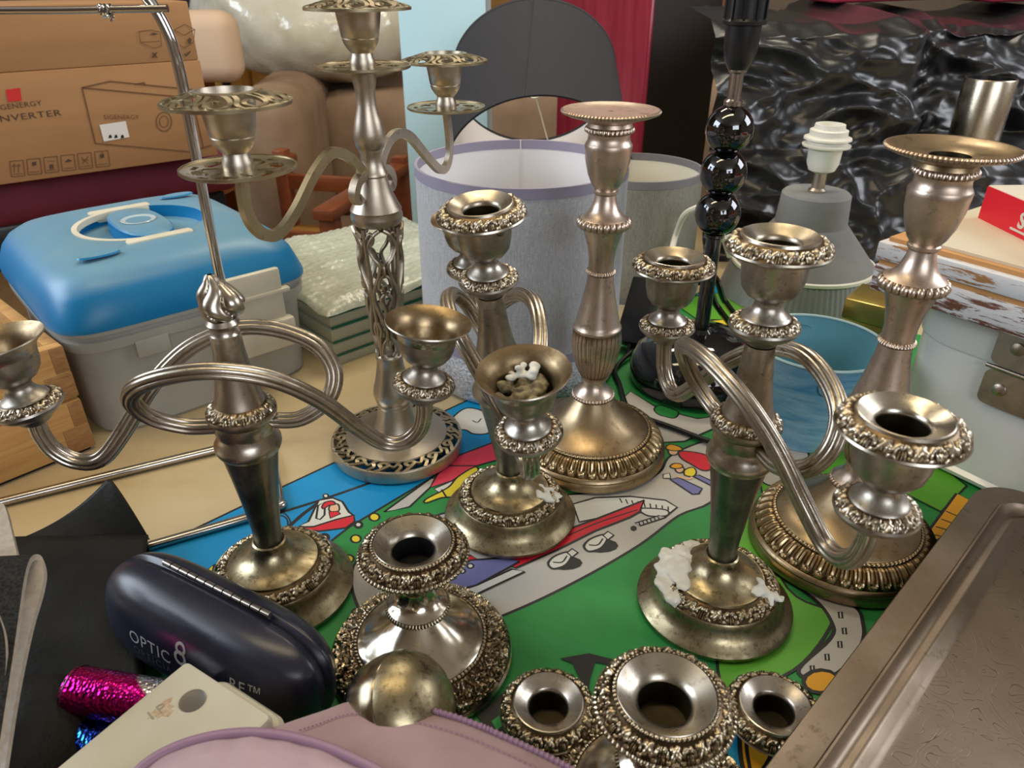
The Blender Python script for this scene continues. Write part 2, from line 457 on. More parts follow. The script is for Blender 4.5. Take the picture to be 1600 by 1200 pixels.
# path and bushes towards the black lamp
patch('p_grey', [(955, 640), (985, 612), (1030, 640), (1090, 655), (1125, 650), (1120, 668), (1070, 690), (1035, 692), (990, 668)], 2.2)
patch('p_green', [(1022, 640), (1030, 634), (1045, 638), (1060, 645), (1054, 654), (1040, 652), (1028, 648)], 1.8, True)
patch('p_lime', [(1040, 470), (1130, 450), (1200, 470), (1180, 500), (1090, 500)], 2.2)
patch('p_yel', [(1080, 505), (1130, 500), (1175, 520), (1140, 545), (1100, 530)], 2.2)
patch('p_blue', [(1085, 462), (1130, 440), (1200, 408), (1220, 430), (1130, 458)], 2)
patch('p_white', [(1150, 500), (1200, 480), (1230, 500), (1180, 520)], 2)
# right: lime field, winding road, orange roofs
patch('p_lime', [(1180, 720), (1290, 690), (1420, 690), (1510, 760), (1470, 800), (1330, 730), (1240, 760), (1195, 790)], 2.2)
patch('p_grey', [(1205, 690), (1255, 700), (1262, 722), (1235, 745), (1205, 760), (1185, 740)], 2.2, True)
for x, y in ((1225, 715), (1230, 730)): patch('p_white', [(x, y), (x + 6, y - 2), (x + 7, y + 3), (x + 1, y + 5)], 1.2)
patch('p_lime', [(1160, 800), (1230, 920), (1292, 955), (1294, 985), (1240, 1048), (1145, 1080), (1120, 1030), (1130, 900)], 2.2, True)
patch('p_grey', [(1200, 890), (1270, 935), (1300, 975), (1296, 1000), (1248, 1046), (1270, 1062), (1310, 1052), (1345, 1010), (1348, 975), (1330, 945), (1240, 895)], 3, True)
for x, y in ((1312, 962), (1318, 987), (1311, 1008), (1291, 1028), (1268, 1046)):
    patch('p_white', [(x - 2, y - 4), (x + 3, y - 5), (x + 4, y + 5), (x - 1, y + 5)], 1.6)
disc('p_org', 1283, 1066, 28, 18, 3)
patch('p_org', [(1445, 838), (1494, 772), (1530, 790), (1490, 830), (1465, 845)], 2.4)
for k in range(4): stroke([(1470 - 8 * k + 8, 800 + 12 * k), (1506 - 12 * k, 812 + 9 * k)], 1.6)
patch('p_blue', [(1130, 1085), (1260, 1080), (1260, 1200), (1060, 1260), (1090, 1130)], 2.4)
patch('p_org', [(1156, 1142), (1172, 1128), (1200, 1136), (1205, 1180), (1180, 1215), (1160, 1200)], 3, True)
stroke([(1172, 1130), (1166, 1165), (1172, 1205)], 2.4)
# dark road corner by the loose nozzles
patch('p_black', [(875, 1030), (920, 1022), (960, 1032), (962, 1042), (930, 1036), (922, 1062), (918, 1100), (905, 1060), (895, 1038)], 0)
patch('p_black', [(745, 1120), (790, 1080), (830, 1130), (900, 1200), (800, 1200)], 0)
patch('p_green', [(768, 1128), (782, 1118), (792, 1130), (776, 1142)], 0)
obj('printed_picture', pm, [M[k] for k in pkeys], mat_thing, world=True, smooth=False, kind='stuff', label='cartoon airport, roads and helicopter print')

# ------------------------------------------------------------------ relief bands (cast ornament as real relief)
def hemi(u, v, bumps, asp):
    h = 0
    for cu, cv, ru, rv, hh in bumps:
        du = (u - cu); du -= round(du)
        q = (du / ru) ** 2 + ((v - cv) / rv) ** 2
        if q < 1: h = max(h, hh * math.sqrt(1 - q))
    return h
FLOWER = [(.20, .58, .13, .24, 1.0), (.33, .42, .10, .19, .85), (.10, .36, .10, .17, .75), (.30, .74, .09, .15, .6), (.07, .70, .08, .14, .55),
          (.62, .25, .035, .22, .8), (.70, .25, .035, .24, .9), (.78, .25, .035, .22, .8), (.62, .68, .10, .15, .7), (.80, .66, .09, .16, .7), (.50, .50, .07, .2, .55),
          (.92, .45, .06, .18, .6), (.46, .14, .12, .10, .5), (.95, .14, .10, .1, .5)]
def h_flower(n): return lambda u, v: hemi((u * n) % 1, v, FLOWER, 1)
def h_bead(n): return lambda u, v: hemi((u * n) % 1, v, [(.5, .5, .46, .5, 1)], 1)
def h_tongue(n):
    def f(u, v):
        x = ((u * n) % 1 - .5) * 2
        d = abs(x) if v > .35 else math.hypot(x, (v - .35) * 2.4)
        e = abs(d - .62)
        a = max(0, 1 - (e / .22) ** 2) ** .5 if e < .22 else 0
        b = max(0, 1 - (d / .30) ** 2) ** .5 * .8 if d < .30 else 0
        return max(a, b) * min(1, (1 - v) * 6, v * 6 + .2)
    return f
def h_flute(n):
    return lambda u, v: abs(math.sin(PI * u * n)) ** .7 * min(1, v * 5, (1 - v) * 5)
def h_scroll(n):
    def f(u, v):
        U = u * n
        w = noise.noise(Vector((math.cos(2 * PI * u) * n * .55, math.sin(2 * PI * u) * n * .55, v * 2.0))) * 2.2
        a = math.sin(2 * PI * (U * .5 + .55 * math.sin(2 * PI * v + U * 2) + w * .5))
        b = math.sin(2 * PI * (v * 1.7 + .45 * math.sin(2 * PI * U * .75) + w * .4))
        h = max(math.exp(-(a / .38) ** 2), math.exp(-(b / .34) ** 2) * .9)
        return h * min(1, v * 5, (1 - v) * 5)
    return f
def relief(mb, prof, fn, depth, seg=240, rows=10, M_=None):
    # prof: polyline (r,z) of the band from the outside to the inside
    L = [0]
    for a, b in zip(prof, prof[1:]): L.append(L[-1] + math.hypot(b[0] - a[0], b[1] - a[1]))
    vs = []; rel = []
    for j in range(rows + 1):
        t = j / rows; s = t * L[-1]
        k = 0
        while k < len(prof) - 2 and s > L[k + 1]: k += 1
        q = (s - L[k]) / (L[k + 1] - L[k])
        a, b = prof[k], prof[k + 1]
        r = a[0] + (b[0] - a[0]) * q; z = a[1] + (b[1] - a[1]) * q
        dr, dz = b[0] - a[0], b[1] - a[1]; l = math.hypot(dr, dz)
        nr, nz = dz / l, -dr / l
        for i in range(seg):
            u = i / seg; h = fn(u, t)
            rr = r + nr * h * depth; zz = z + nz * h * depth
            p = Vector((rr * math.cos(2 * PI * u), rr * math.sin(2 * PI * u), zz))
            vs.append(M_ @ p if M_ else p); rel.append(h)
    b0 = len(mb.v)
    fs = [(j * seg + i, j * seg + (i + 1) % seg, (j + 1) * seg + (i + 1) % seg, (j + 1) * seg + i) for j in range(rows) for i in range(seg)]
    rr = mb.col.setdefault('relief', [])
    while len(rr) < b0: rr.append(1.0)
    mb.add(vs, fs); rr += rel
    return mb
def lathe(prof, seg=64, M_=None): return MB().lathe(prof, seg, M_)
def dz(prof, d): return [(r, z + d) for r, z in prof]

# ------------------------------------------------------------------ the candelabra family (twisted reeded arms)
F_BASE = [(.0590, 0), (.0608, .0015), (.0610, .0045), (.0585, .0072), (.0545, .0098), (.0510, .0145), (.0488, .0205), (.0484, .0238), (.0474, .0250), (.0466, .0246)]
F_BAND = [(.0466, .0246), (.0425, .0272), (.0358, .0302)]
F_DOME = [(.0358, .0302), (.0352, .0318), (.0338, .0318), (.0270, .0340), (.0195, .0380), (.0150, .0440), (.0130, .0492), (.0132, .0515), (.0118, .0524), (.0106, .0515)]
F_STEM = [(.0104, .0512), (.0114, .068), (.0138, .092), (.0172, .118), (.0202, .1375)]
F_COLL = [(.0202, .1375), (.0222, .1395), (.0238, .1432), (.0237, .1470), (.0216, .1505), (.0203, .1545), (.0203, .1572), (.0209, .1580), (.0209, .1655), (.0220, .1666), (.0241, .1690), (.0246, .1715), (.0243, .1732)]
F_FLB = [(.0243, .1732), (.0215, .1768), (.0176, .1800)]
F_CONE = [(.0176, .1800), (.0172, .1815), (.0167, .1828), (.0148, .1910), (.0122, .2060), (.0105, .2210), (.0099, .2330)]
C_PANU = [(.0085, .2330), (.0105, .2345), (.0120, .2375), (.0185, .2410), (.0218, .2440), (.0228, .2462), (.0223, .2478)]
C_PANB = [(.0223, .2478), (.0195, .2502), (.0156, .2525)]
C_NECK = [(.0156, .2525), (.0151, .2534), (.0140, .2542), (.0108, .2568), (.0088, .2604), (.0085, .2630), (.0097, .2650), (.0146, .2678), (.0181, .2724), (.0199, .2800), (.0208, .2925)]
C_FLARE = [(.0206, .2925), (.0218, .2962), (.0248, .3000), (.0288, .3026), (.0300, .3040), (.0296, .3048)]
C_FLIN = [(.0296, .3048), (.0280, .3036), (.0240, .3008), (.0210, .2970), (.0190, .2900), (.0170, .2800), (.0120, .2740), (0, .2725)]
N_UND = [(.0195, .2915), (.0265, .2938), (.0312, .2958), (.0326, .2974), (.0320, .2986)]
N_BAND = [(.0320, .2986), (.0285, .3022), (.0237, .3052)]
N_IN = [(.0237, .3052), (.0232, .3068), (.0224, .3071), (.0190, .3048), (.0145, .3025), (.0130, .3010), (.0128, .2990)]
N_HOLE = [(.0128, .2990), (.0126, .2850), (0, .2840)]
def reed(r, n=48):
    out = []
    for j in range(n):
        a = 2 * PI * j / n
        k = r * (.80 + .25 * abs(math.cos(3 * a)) ** .55)
        out.append((k * math.cos(a), k * math.sin(a)))
    return out
REED = reed(.0060)
ARM = [(-.018, -.002, .1615), (-.040, -.001, .162), (-.060, -.006, .174), (-.066, -.014, .192), (-.055, -.024, .2085), (-.030, -.0305, .219), (0, -.0325, .2215), (.030, -.027, .2115),
       (.055, -.017, .190), (.076, -.006, .1605), (.092, 0, .143), (.107, 0, .1425), (.118, 0, .153), (.122, 0, .168), (.122, 0, .1800)]
def nozzle(parent, Mx, dzv=0.0):
    o = obj('candle_nozzle', MB().lathe(dz(N_UND, dzv), 56, Mx).lathe(dz(N_IN, dzv), 56, Mx), M['sil_brt'], parent)
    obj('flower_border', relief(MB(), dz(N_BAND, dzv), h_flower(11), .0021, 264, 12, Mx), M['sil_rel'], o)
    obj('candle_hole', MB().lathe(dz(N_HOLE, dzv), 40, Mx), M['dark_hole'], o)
    return o
def cup(parent, Mx, dzv, kind, m='sil_cup'):
    neck = C_NECK if kind == 'nozzle' else C_NECK[:-2] + [(.0197, .2775), (.0206, .2842)]
    c = obj('candle_cup', MB().lathe(dz(C_PANU, dzv), 56, Mx).lathe(dz(neck, dzv), 56, Mx), M[m], parent)
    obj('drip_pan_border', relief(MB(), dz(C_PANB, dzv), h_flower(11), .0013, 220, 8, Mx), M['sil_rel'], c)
    if kind == 'nozzle': nozzle(parent, Mx, dzv)
    else:
        obj('flared_rim', MB().lathe(dz(C_FLARE, dzv - .0083), 56, Mx), M['sil_brt'], c)
        obj('cup_inside', MB().lathe([(r, (z if z > .29 else .2967 - (.2967 - z) * .72) + dzv - .0083 + (.0 if z > .29 else .0)) for r, z in C_FLIN], 56, Mx), M['gilt_in'], c)
    return c
def candelabrum(label, loc, ang, top, arms, lean=None, base_m=('sil_base', 'sil_base_rel'), reach=(.122, .122), drop=-.0555, splay=0):
    t = thing('candelabrum', label, 'candelabrum', loc, (0, 0, 0))
    Rz = Matrix.Rotation(ang, 4, 'Z')
    L = Matrix.Identity(4)
    if lean: L = Matrix.Translation((0, 0, .05)) @ Euler((R(lean[0]), R(lean[1]), 0)).to_matrix().to_4x4() @ Matrix.Translation((0, 0, -.05))
    bs = obj('base', MB().lathe(F_BASE, 80).lathe(F_DOME, 64), M[base_m[0]], t)
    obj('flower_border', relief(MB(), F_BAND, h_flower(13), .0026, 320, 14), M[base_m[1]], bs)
    obj('stem', MB().lathe(F_STEM, 48, L), M['sil_dark'], t)
    cl = obj('collar', MB().lathe(F_COLL, 56, L).lathe(F_CONE, 48, L), M['sil'], t)
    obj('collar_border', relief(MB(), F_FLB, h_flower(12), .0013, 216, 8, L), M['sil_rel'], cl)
    for k, kind in enumerate(arms):
        Ma = L @ Rz @ Matrix.Rotation(PI * k, 4, 'Z')
        obj('arm', MB().sweep(cr([(x * reach[k] / .122 if x > 0 else x, y, z + (drop + .0555) * max(0, min(1, (x - .02) / .07))) for x, y, z in ARM], 7), REED, M=Ma), M['sil'], t)
        cup(t, Ma @ T(reach[k], 0, .2375 + drop, 0, R(splay)) @ T(0, 0, -.2375 - drop), drop, kind)
    if top == 'flame':
        fl = MB().lathe([(.0099, .2330), (.0088, .2345), (.0086, .2375), (.0098, .2385), (.0110, .2410), (.0100, .2425), (.0090, .2440)], 40, L)
        fp = [(.0085, .2440), (.0120, .2475), (.0140, .2520), (.0142, .2560), (.0125, .2610), (.0095, .2655), (.0062, .2695), (.0040, .2730), (.0018, .2748)]
        vs = []; seg = 120
        pr = [cr([(r, z, 0) for r, z in fp], 4)[i] for i in range(33)]
        def ff(u, v):
            p = pr[min(32, int(round(v * 32)))]
            a = 2 * PI * u; zz_ = (p.y - .244) / .031
            w = abs(math.sin(2.5 * (a + .75 * math.sin(zz_ * 4.6) + 1.1 * zz_))) ** .55
            r = p.x * (.70 + .38 * w) + .0009 * math.sin(3 * a + zz_ * 5) * math.sin(PI * min(1, max(0, zz_)))
            off = .0022 * math.sin((p.y - .244) * 150)
            return L @ Vector((r * math.cos(a) + off, r * math.sin(a), p.y))
        f_o = obj('flame_finial', fl, M['sil'], t)
        obj('flame', MB().grid(ff, seg, 33, cu=True), M['sil'], f_o)
    else: cup(t, L, 0, top)
    return t
P1 = spot(437, 922); P3 = spot(797, 808); P5 = spot(1113, 945)
REST = MATZ + .0014
def on_mat(p): return (p.x, p.y, REST)
c1 = candelabrum('two armed candelabrum with flame finial, beside the dark blue glasses case', on_mat(P1), R(6), 'flame', ['flare', 'flare'], reach=(.129, .139), drop=-.0610, splay=7)
c3 = candelabrum('slightly leaning candelabrum in the middle with wax crusted front cup', on_mat(P3), R(-79), 'nozzle', ['flare', 'flare'], lean=(7.0, -4.6), base_m=('sil_base', 'sil_base_rel'), drop=-.0505)
c5 = candelabrum('three light candelabrum on the right with white wax on its base', on_mat(P5), R(-73), 'nozzle', ['nozzle', 'nozzle'])
# wax and grime on them
def blob(fn, n, seed, mat, parent, name, rad, flat=.35, label=None):
    random.seed(seed); mb = MB()
    pts = []
    for k in range(n):
        c, r = fn(random)
        Mx = Matrix.Translation(c)
        b0 = len(mb.v)
        mb.sphere((0, 0, 0), (r, r * random.uniform(.8, 1.2), r * flat), Mx, u=12, v=7)
        for i in range(b0, len(mb.v)):
            p = Vector(mb.v[i]); q = noise.noise(p * 220 + Vector((seed, 0, 0)))
            mb.v[i] = tuple(p + (p - Vector(c)) * q * .6)
    o = obj(name, mb, mat, parent, kind='stuff', label=label, angle=180)
    md = o.modifiers.new('fused', 'REMESH'); md.mode = 'VOXEL'; md.voxel_size = .0009; md.use_smooth_shade = True
    md = o.modifiers.new('soft', 'SMOOTH'); md.iterations = 9
    return o
def base_pt(a, r):                                  # height of the candelabrum base profile
    P = F_BASE[::-1] + []
    prof = [(.0610, .0045), (.0585, .0072), (.0510, .0145), (.0484, .0238), (.0466, .0252), (.0358, .0308), (.027, .034), (.0195, .038), (.015, .044)]
    for (r0, z0), (r1, z1) in zip(prof, prof[1:]):
        if r1 <= r <= r0: return Vector((r * math.cos(a), r * math.sin(a), z0 + (z1 - z0) * (r0 - r) / (r0 - r1)))
    return Vector((r * math.cos(a), r * math.sin(a), .004))
blob(lambda q: (base_pt(R(q.gauss(165, 17)), q.uniform(.026, .045)), q.uniform(.005, .010)), 34, 5, M['wax'], c5, 'candle_wax', 1, label='white wax spill')
blob(lambda q: (base_pt(R(q.gauss(-32, 8)), q.uniform(.030, .050)), q.uniform(.003, .006)), 16, 9, M['wax'], c5, 'candle_wax', 1, label='white wax drip')
blob(lambda q: (base_pt(R(q.gauss(-8, 8)), q.uniform(.026, .044)), q.uniform(.0025, .005)), 16, 3, M['wax'], c3, 'candle_wax', 1, label='white wax drip')
_a = R(-79); _cu = Vector((.122 * math.cos(_a), .122 * math.sin(_a), 0))
L3 = Matrix.Translation((0, 0, .05)) @ Euler((R(7.0), R(-4.6), 0)).to_matrix().to_4x4() @ Matrix.Translation((0, 0, -.05))
blob(lambda q: (L3 @ (_cu + Vector((q.gauss(0, .007), q.gauss(-.001, .007), .2245 + q.uniform(0, .006)))), q.uniform(.003, .006)), 40, 13, M['grime'], c3, 'wick_residue', 1, .8, label='burnt wick and grime')
blob(lambda q: (L3 @ (_cu + Vector((q.gauss(.0, .006), .012 + q.gauss(0, .004), .2325 + q.uniform(0, .007)))), q.uniform(.002, .004)), 9, 14, M['wax'], c3, 'candle_wax', 1, .7, label='old wax inside cup')
blob(lambda q: (L3 @ Vector((q.gauss(0, .005), q.gauss(0, .005), .2905)), q.uniform(.003, .005)), 12, 15, M['grime'], c3, 'wick_residue', 1, .7, label='dirty wick end')

# loose nozzles standing on the mat
def loose(label, px, py, zt):
    p = spot(px, py, zt)
    t = thing('loose_candle_nozzle', label, 'candle nozzle', (p.x, p.y, REST))
    d = zt - REST - .3071
    obj('nozzle_body', MB().lathe(dz(N_UND, d), 56).lathe(dz(N_IN, d), 56), M['sil'], t)
    obj('flower_border', relief(MB(), dz(N_BAND, d), h_flower(11), .0022, 286, 12), M['sil_base_rel'], t)
    obj('socket_tube', MB().lathe([(.0128, .2990 + d), (.0126, .001), (0, .0006)], 40).lathe([(.0, 0), (.0138, 0.0), (.0142, .012), (.0150, .2915 + d), (.0195, .2915 + d)], 40), M['dark_hole'], t)
    return t
loose('loose candle nozzle beside the pink bag zip, left of the beaded candlestick', 857, 1095, .028)
loose('loose candle nozzle tucked against the tray edge', 1212, 1100, .026)

# ------------------------------------------------------------------ tall candlesticks with beaded flanges
K_EDGE = [(.0770, 0), (.0788, .0015), (.0785, .0065), (.0772, .0095), (.0778, .0115), (.0765, .0140), (.0750, .0150)]
K_TONG = [(.0750, .0150), (.0700, .0225), (.0615, .0285)]
K_BD1 = [(.0615, .0290), (.0590, .0310)]
K_DOME = [(.0590, .0305), (.0580, .0318), (.0500, .0355), (.0400, .0420), (.0300, .0515), (.0235, .0610), (.0200, .0662)]
K_BD2 = [(.0200, .0662), (.0212, .0685), (.0200, .0710)]
K_S1 = [(.0200, .0710), (.0180, .0730), (.0135, .0780), (.0118, .0835), (.0117, .0855), (.0130, .0865), (.0128, .0880), (.0145, .0915)]
K_FLUT = [(.0145, .0915), (.0180, .1000), (.0220, .1140), (.0238, .1290), (.0231, .1420)]
K_S2 = [(.0231, .1420), (.0236, .1435), (.0232, .1452), (.0222, .1462), (.0212, .1500), (.0166, .1700), (.0131, .1880), (.0119, .1980)]
K_BD3 = [(.0119, .1980), (.0136, .2005), (.0119, .2030)]
K_S3 = [(.0119, .2030), (.0117, .2060), (.0118, .2130), (.0136, .2250), (.0172, .2370), (.0192, .2425)]
K_GAD = [(.0192, .2425), (.0226, .2450), (.0232, .2480), (.0215, .2515)]
K_S4 = [(.0215, .2515), (.0176, .2535), (.0128, .2590), (.0100, .2680), (.0094, .2725), (.0112, .2745), (.0112, .2765), (.0100, .2775), (.0130, .2815), (.0168, .2905), (.0194, .3020), (.0203, .3120), (.0206, .3150), (.0198, .3165), (.0184, .3190), (.0178, .3225), (.0185, .3250)]
K_BD4 = [(.0185, .3250), (.0206, .3275), (.0195, .3305)]
K_S5 = [(.0195, .3305), (.0186, .3335), (.0260, .3365), (.0370, .3395), (.0402, .3410)]
K_BD5 = [(.0402, .3410), (.0414, .3425), (.0404, .3442)]
def tall_candlestick(label, loc, hollow):
    t = thing('tall_candlestick', label, 'candlestick', loc)
    b = obj('base', MB().lathe(K_EDGE, 96).lathe(K_DOME, 72), M['gold_base'], t)
    obj('leaf_border', relief(MB(), K_TONG, h_tongue(44), .0022, 440, 12), M['gold_rel'], b)
    obj('bead_ring', relief(MB(), K_BD1, h_bead(96), .0012, 480, 4), M['gold_rel'], b)
    obj('lower_stem', MB().lathe(K_S1, 48), M['rosy'], t)
    s = obj('stem', MB().lathe(K_S2, 48).lathe(K_S3, 48).lathe(K_S4, 56), M['rosy'], t)
    obj('bead_ring', relief(MB(), K_BD2, h_bead(40), .0012, 240, 6), M['rosy_rel'], s)
    obj('fluted_bulb', relief(MB(), K_FLUT, h_flute(30), .0009, 240, 10), M['rosy_rel'], s)
    obj('bead_ring', relief(MB(), K_BD3, h_bead(34), .0008, 204, 6), M['rosy_rel'], s)
    obj('bead_ring', relief(MB(), K_GAD, h_bead(26), .0018, 208, 8), M['rosy_rel'], s)
    obj('bead_ring', relief(MB(), K_BD4, h_bead(34), .0011, 204, 6), M['rosy_rel'], s)
    d = MB().lathe(K_S5, 72)
    if hollow: d.lathe([(.0404, .3442), (.0375, .3440), (.0335, .3418), (.0250, .3400), (.0180, .3398), (.0130, .3380)], 72)
    else: d.lathe([(.0404, .3442), (.0375, .3438), (.0350, .3428), (.0200, .3424), (.0026, .3424), (.0024, .3350), (0, .3348)], 72)
    d = obj('drip_dish', d, M['gold_base' if hollow else 'rosy'], t)
    obj('bead_ring', relief(MB(), K_BD5, h_bead(84), .0010, 420, 4), M['rosy_rel'], d)
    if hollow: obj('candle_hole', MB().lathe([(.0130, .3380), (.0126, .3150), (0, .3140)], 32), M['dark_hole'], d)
    return t
P4 = spot(921, 705); P6 = spot(1310, 852)
tall_candlestick('tall rosy silver candlestick in front of the grey lampshade', on_mat(P4), False)
tall_candlestick('tall rosy silver candlestick in front of the white tin and blue bucket', on_mat(P6), True)

# ------------------------------------------------------------------ squat candlesticks
Q_EDGE = [(.0655, 0), (.0674, .0015), (.0676, .0045), (.0662, .0062)]
Q_SCR = [(.0662, .0062), (.0590, .0120), (.0485, .0172)]
Q_BD = [(.0485, .0175), (.0462, .0196)]
Q_DOME = [(.0462, .0192), (.0450, .0204), (.0400, .0225), (.0310, .0270), (.0220, .0350), (.0155, .0410), (.0130, .0435), (.0150, .0452), (.0200, .0475)]
Q_BD2 = [(.0200, .0475), (.0228, .0502), (.0215, .0530)]
Q_ST = [(.0215, .0530), (.0190, .0550), (.0165, .0565), (.0135, .0610), (.0118, .0665), (.0120, .0725), (.0155, .0790), (.0200, .0840), (.0225, .0900), (.0235, .0925), (.0310, .0940), (.0362, .0975)]
Q_BD3 = [(.0362, .0975), (.0378, .0995), (.0366, .1015)]
Q_FL = [(.0366, .1015), (.0325, .1060), (.0285, .1085)]
Q_BD4 = [(.0285, .1086), (.0268, .1104)]
Q_IN = [(.0268, .1100), (.0262, .1106), (.0225, .1082), (.0180, .1050), (.0150, .1030), (.0142, .1010)]
Q_HOLE = [(.0142, .1010), (.0138, .0850), (0, .0840)]
def squat(label, loc, hole):
    t = thing('squat_candlestick', label, 'candlestick', loc)
    b = obj('base', MB().lathe(Q_EDGE, 80).lathe(Q_DOME, 80), M['pol'], t)
    obj('scroll_border', relief(MB(), Q_SCR, h_scroll(15), .0028, 460, 18), M['pol_rel'], b)
    obj('bead_ring', relief(MB(), Q_BD, h_bead(90), .0011, 450, 4), M['pol_rel'], b)
    s = obj('stem', MB().lathe(Q_ST, 64), M['pol'], t)
    obj('bead_ring', relief(MB(), Q_BD2, h_bead(60), .0009, 300, 5), M['pol_rel'], s)
    r = obj('rim', MB().lathe(Q_IN, 72), M['sil_brt'], t)
    obj('flower_border', relief(MB(), Q_FL, h_flower(15), .0022, 360, 12), M['pol_rel'], r)
    obj('bead_ring', relief(MB(), Q_BD3, h_bead(74), .0010, 370, 5), M['pol_rel'], r)
    obj('bead_ring', relief(MB(), Q_BD4, h_bead(64), .0010, 320, 4), M['pol_rel'], r)
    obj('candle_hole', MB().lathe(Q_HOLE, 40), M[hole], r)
    return t
P7 = spot(660, 1025)
squat('squat beaded candlestick behind the metal ball with smooth shiny base', on_mat(P7), 'black')
_p = spot(1040, 1088, .110)
squat('squat beaded candlestick nearest the camera between the two loose nozzles', (_p.x, _p.y, REST), 'dark_hole')

# ------------------------------------------------------------------ tall pierced three light candelabrum
P2 = spot(622, 700)
tc = thing('pierced_candelabrum', 'tallest candelabrum with pierced scrollwork stem and flat curved arms', 'candelabrum', on_mat(P2))
bs = obj('base', MB().lathe([(.0670, 0), (.0690, .001), (.0692, .012), (.0684, .0135), (.0660, .0135), (.0655, .012), (.0655, .001)], 96)
         .lathe([(.0520, .0140), (.0535, .0155), (.0530, .0172), (.0500, .0178), (.0330, .0190), (.0240, .0235), (.0200, .0330), (.0175, .0450), (.0165, .0520)], 72), M['nickel'], tc)
mb = MB()
for k in range(14):
    a = 2 * PI * k / 14
    def at(r, d, z): return (r * math.cos(a + d), r * math.sin(a + d), z)
    mb.sweep(cr([at(.0670, .02, .0125), at(.0625, .12, .0135), at(.0575, .22, .0145), at(.0545, .14, .015), (at(.0575, .06, .0148)), at(.0610, .11, .0142)], 4), [(.0012, .0019), (.0012, -.0019), (-.0012, -.0019), (-.0012, .0019)], up=(0, 0, 1))
    mb.sweep(cr([at(.0520, .0, .0155), at(.0565, -.06, .015), at(.0610, -.02, .0142), at(.0665, -.10, .0128)], 4), [(.0012, .0017), (.0012, -.0017), (-.0012, -.0017), (-.0012, .0017)], up=(0, 0, 1))
    mb.sweep(cr([at(.0570, .22, .0145), at(.0600, .32, .0142), at(.0540, .40, .0155)], 4), [(.0012, .0014), (.0012, -.0014), (-.0012, -.0014), (-.0012, .0014)], up=(0, 0, 1))
obj('pierced_border', mb, M['nickel_yel'], bs, kind='stuff')
st = obj('stem', MB().lathe([(.0165, .0520), (.0172, .0545), (.0165, .0570), (.0185, .0600), (.0200, .0660), (.0196, .0720), (.0165, .0830), (.0140, .0960), (.0128, .1060), (.0140, .1080), (.0138, .1110), (.0122, .1130), (.0100, .1130), (0, .1130)], 56), M['nickel'], tc)
obj('shoulder', MB().lathe([(0, .2440), (.0180, .2440), (.0212, .2450), (.0222, .2470), (.0234, .2500), (.0236, .2525), (.0226, .2560), (.0232, .2580), (.0200, .2640), (.0160, .2730), (.0132, .2820), (.0120, .2870)], 56), M['nickel'], tc)
def cone_r(z): return .0112 + (.0212 - .0112) * (z - .113) / (.2445 - .113)
mb = MB()
def onc(a, z, o=0): r = cone_r(z) + o; return (r * math.cos(a), r * math.sin(a), z)
sq = [(.0013, .0017), (.0013, -.0017), (-.0013, -.0017), (-.0013, .0017)]
rd = [(.0019 * math.cos(k * PI / 4), .0032 * math.sin(k * PI / 4)) for k in range(8)]
for k in range(4):
    a = k * PI / 2 + .3
    for sg in (1, -1):
        q = lambda z, d, o=0: onc(a + sg * d, z, o)
        mb.sweep(cr([q(.244, .05), q(.238, .40), q(.228, .62), q(.2185, .45), q(.2105, .18), q(.199, .30), q(.186, .62), q(.174, .70), q(.160, .46), q(.147, .18), q(.136, .10), q(.128, .45), q(.118, .60), q(.112, .3)], 5), rd)
        mb.sweep(cr([q(.236, .62), q(.2405, .48), q(.2365, .38), q(.232, .46), q(.234, .54)], 5), rd)
        mb.sweep(cr([q(.201, .03), q(.1965, .25), q(.189, .32), q(.186, .18), q(.190, .12)], 5), rd)
        mb.sweep(cr([q(.182, .06), q(.176, .30), q(.168, .12), q(.158, .04)], 4), rd)
        mb.sweep(cr([q(.152, .70), q(.143, .52), q(.134, .66), q(.124, .70)], 4), rd)
    mb.sweep([onc(a + .785, .244), onc(a + .785, .215), onc(a + .785, .18), onc(a + .785, .145), onc(a + .785, .112)], rd)
    mb.sphere(onc(a, .205), (.0022, .0022, .006), u=8, v=6)
    mb.sphere(onc(a, .126), (.0020, .0020, .006), u=8, v=6)
pierced = obj('pierced_stem', mb, M['nickel'], tc, kind='stuff')
up = obj('upper_stem', MB().lathe([(.0120, .2870), (.0132, .2880), (.0132, .2895), (.0122, .2910), (.0098, .2990), (.0092, .3060), (.0104, .3085), (.0104, .3100), (.0122, .3120), (.0136, .3180), (.0136, .3240), (.0115, .3340), (.0085, .3450), (.0082, .3560), (.0092, .3620), (.0100, .3660), (.0100, .3720)], 48), M['nickel'], tc)
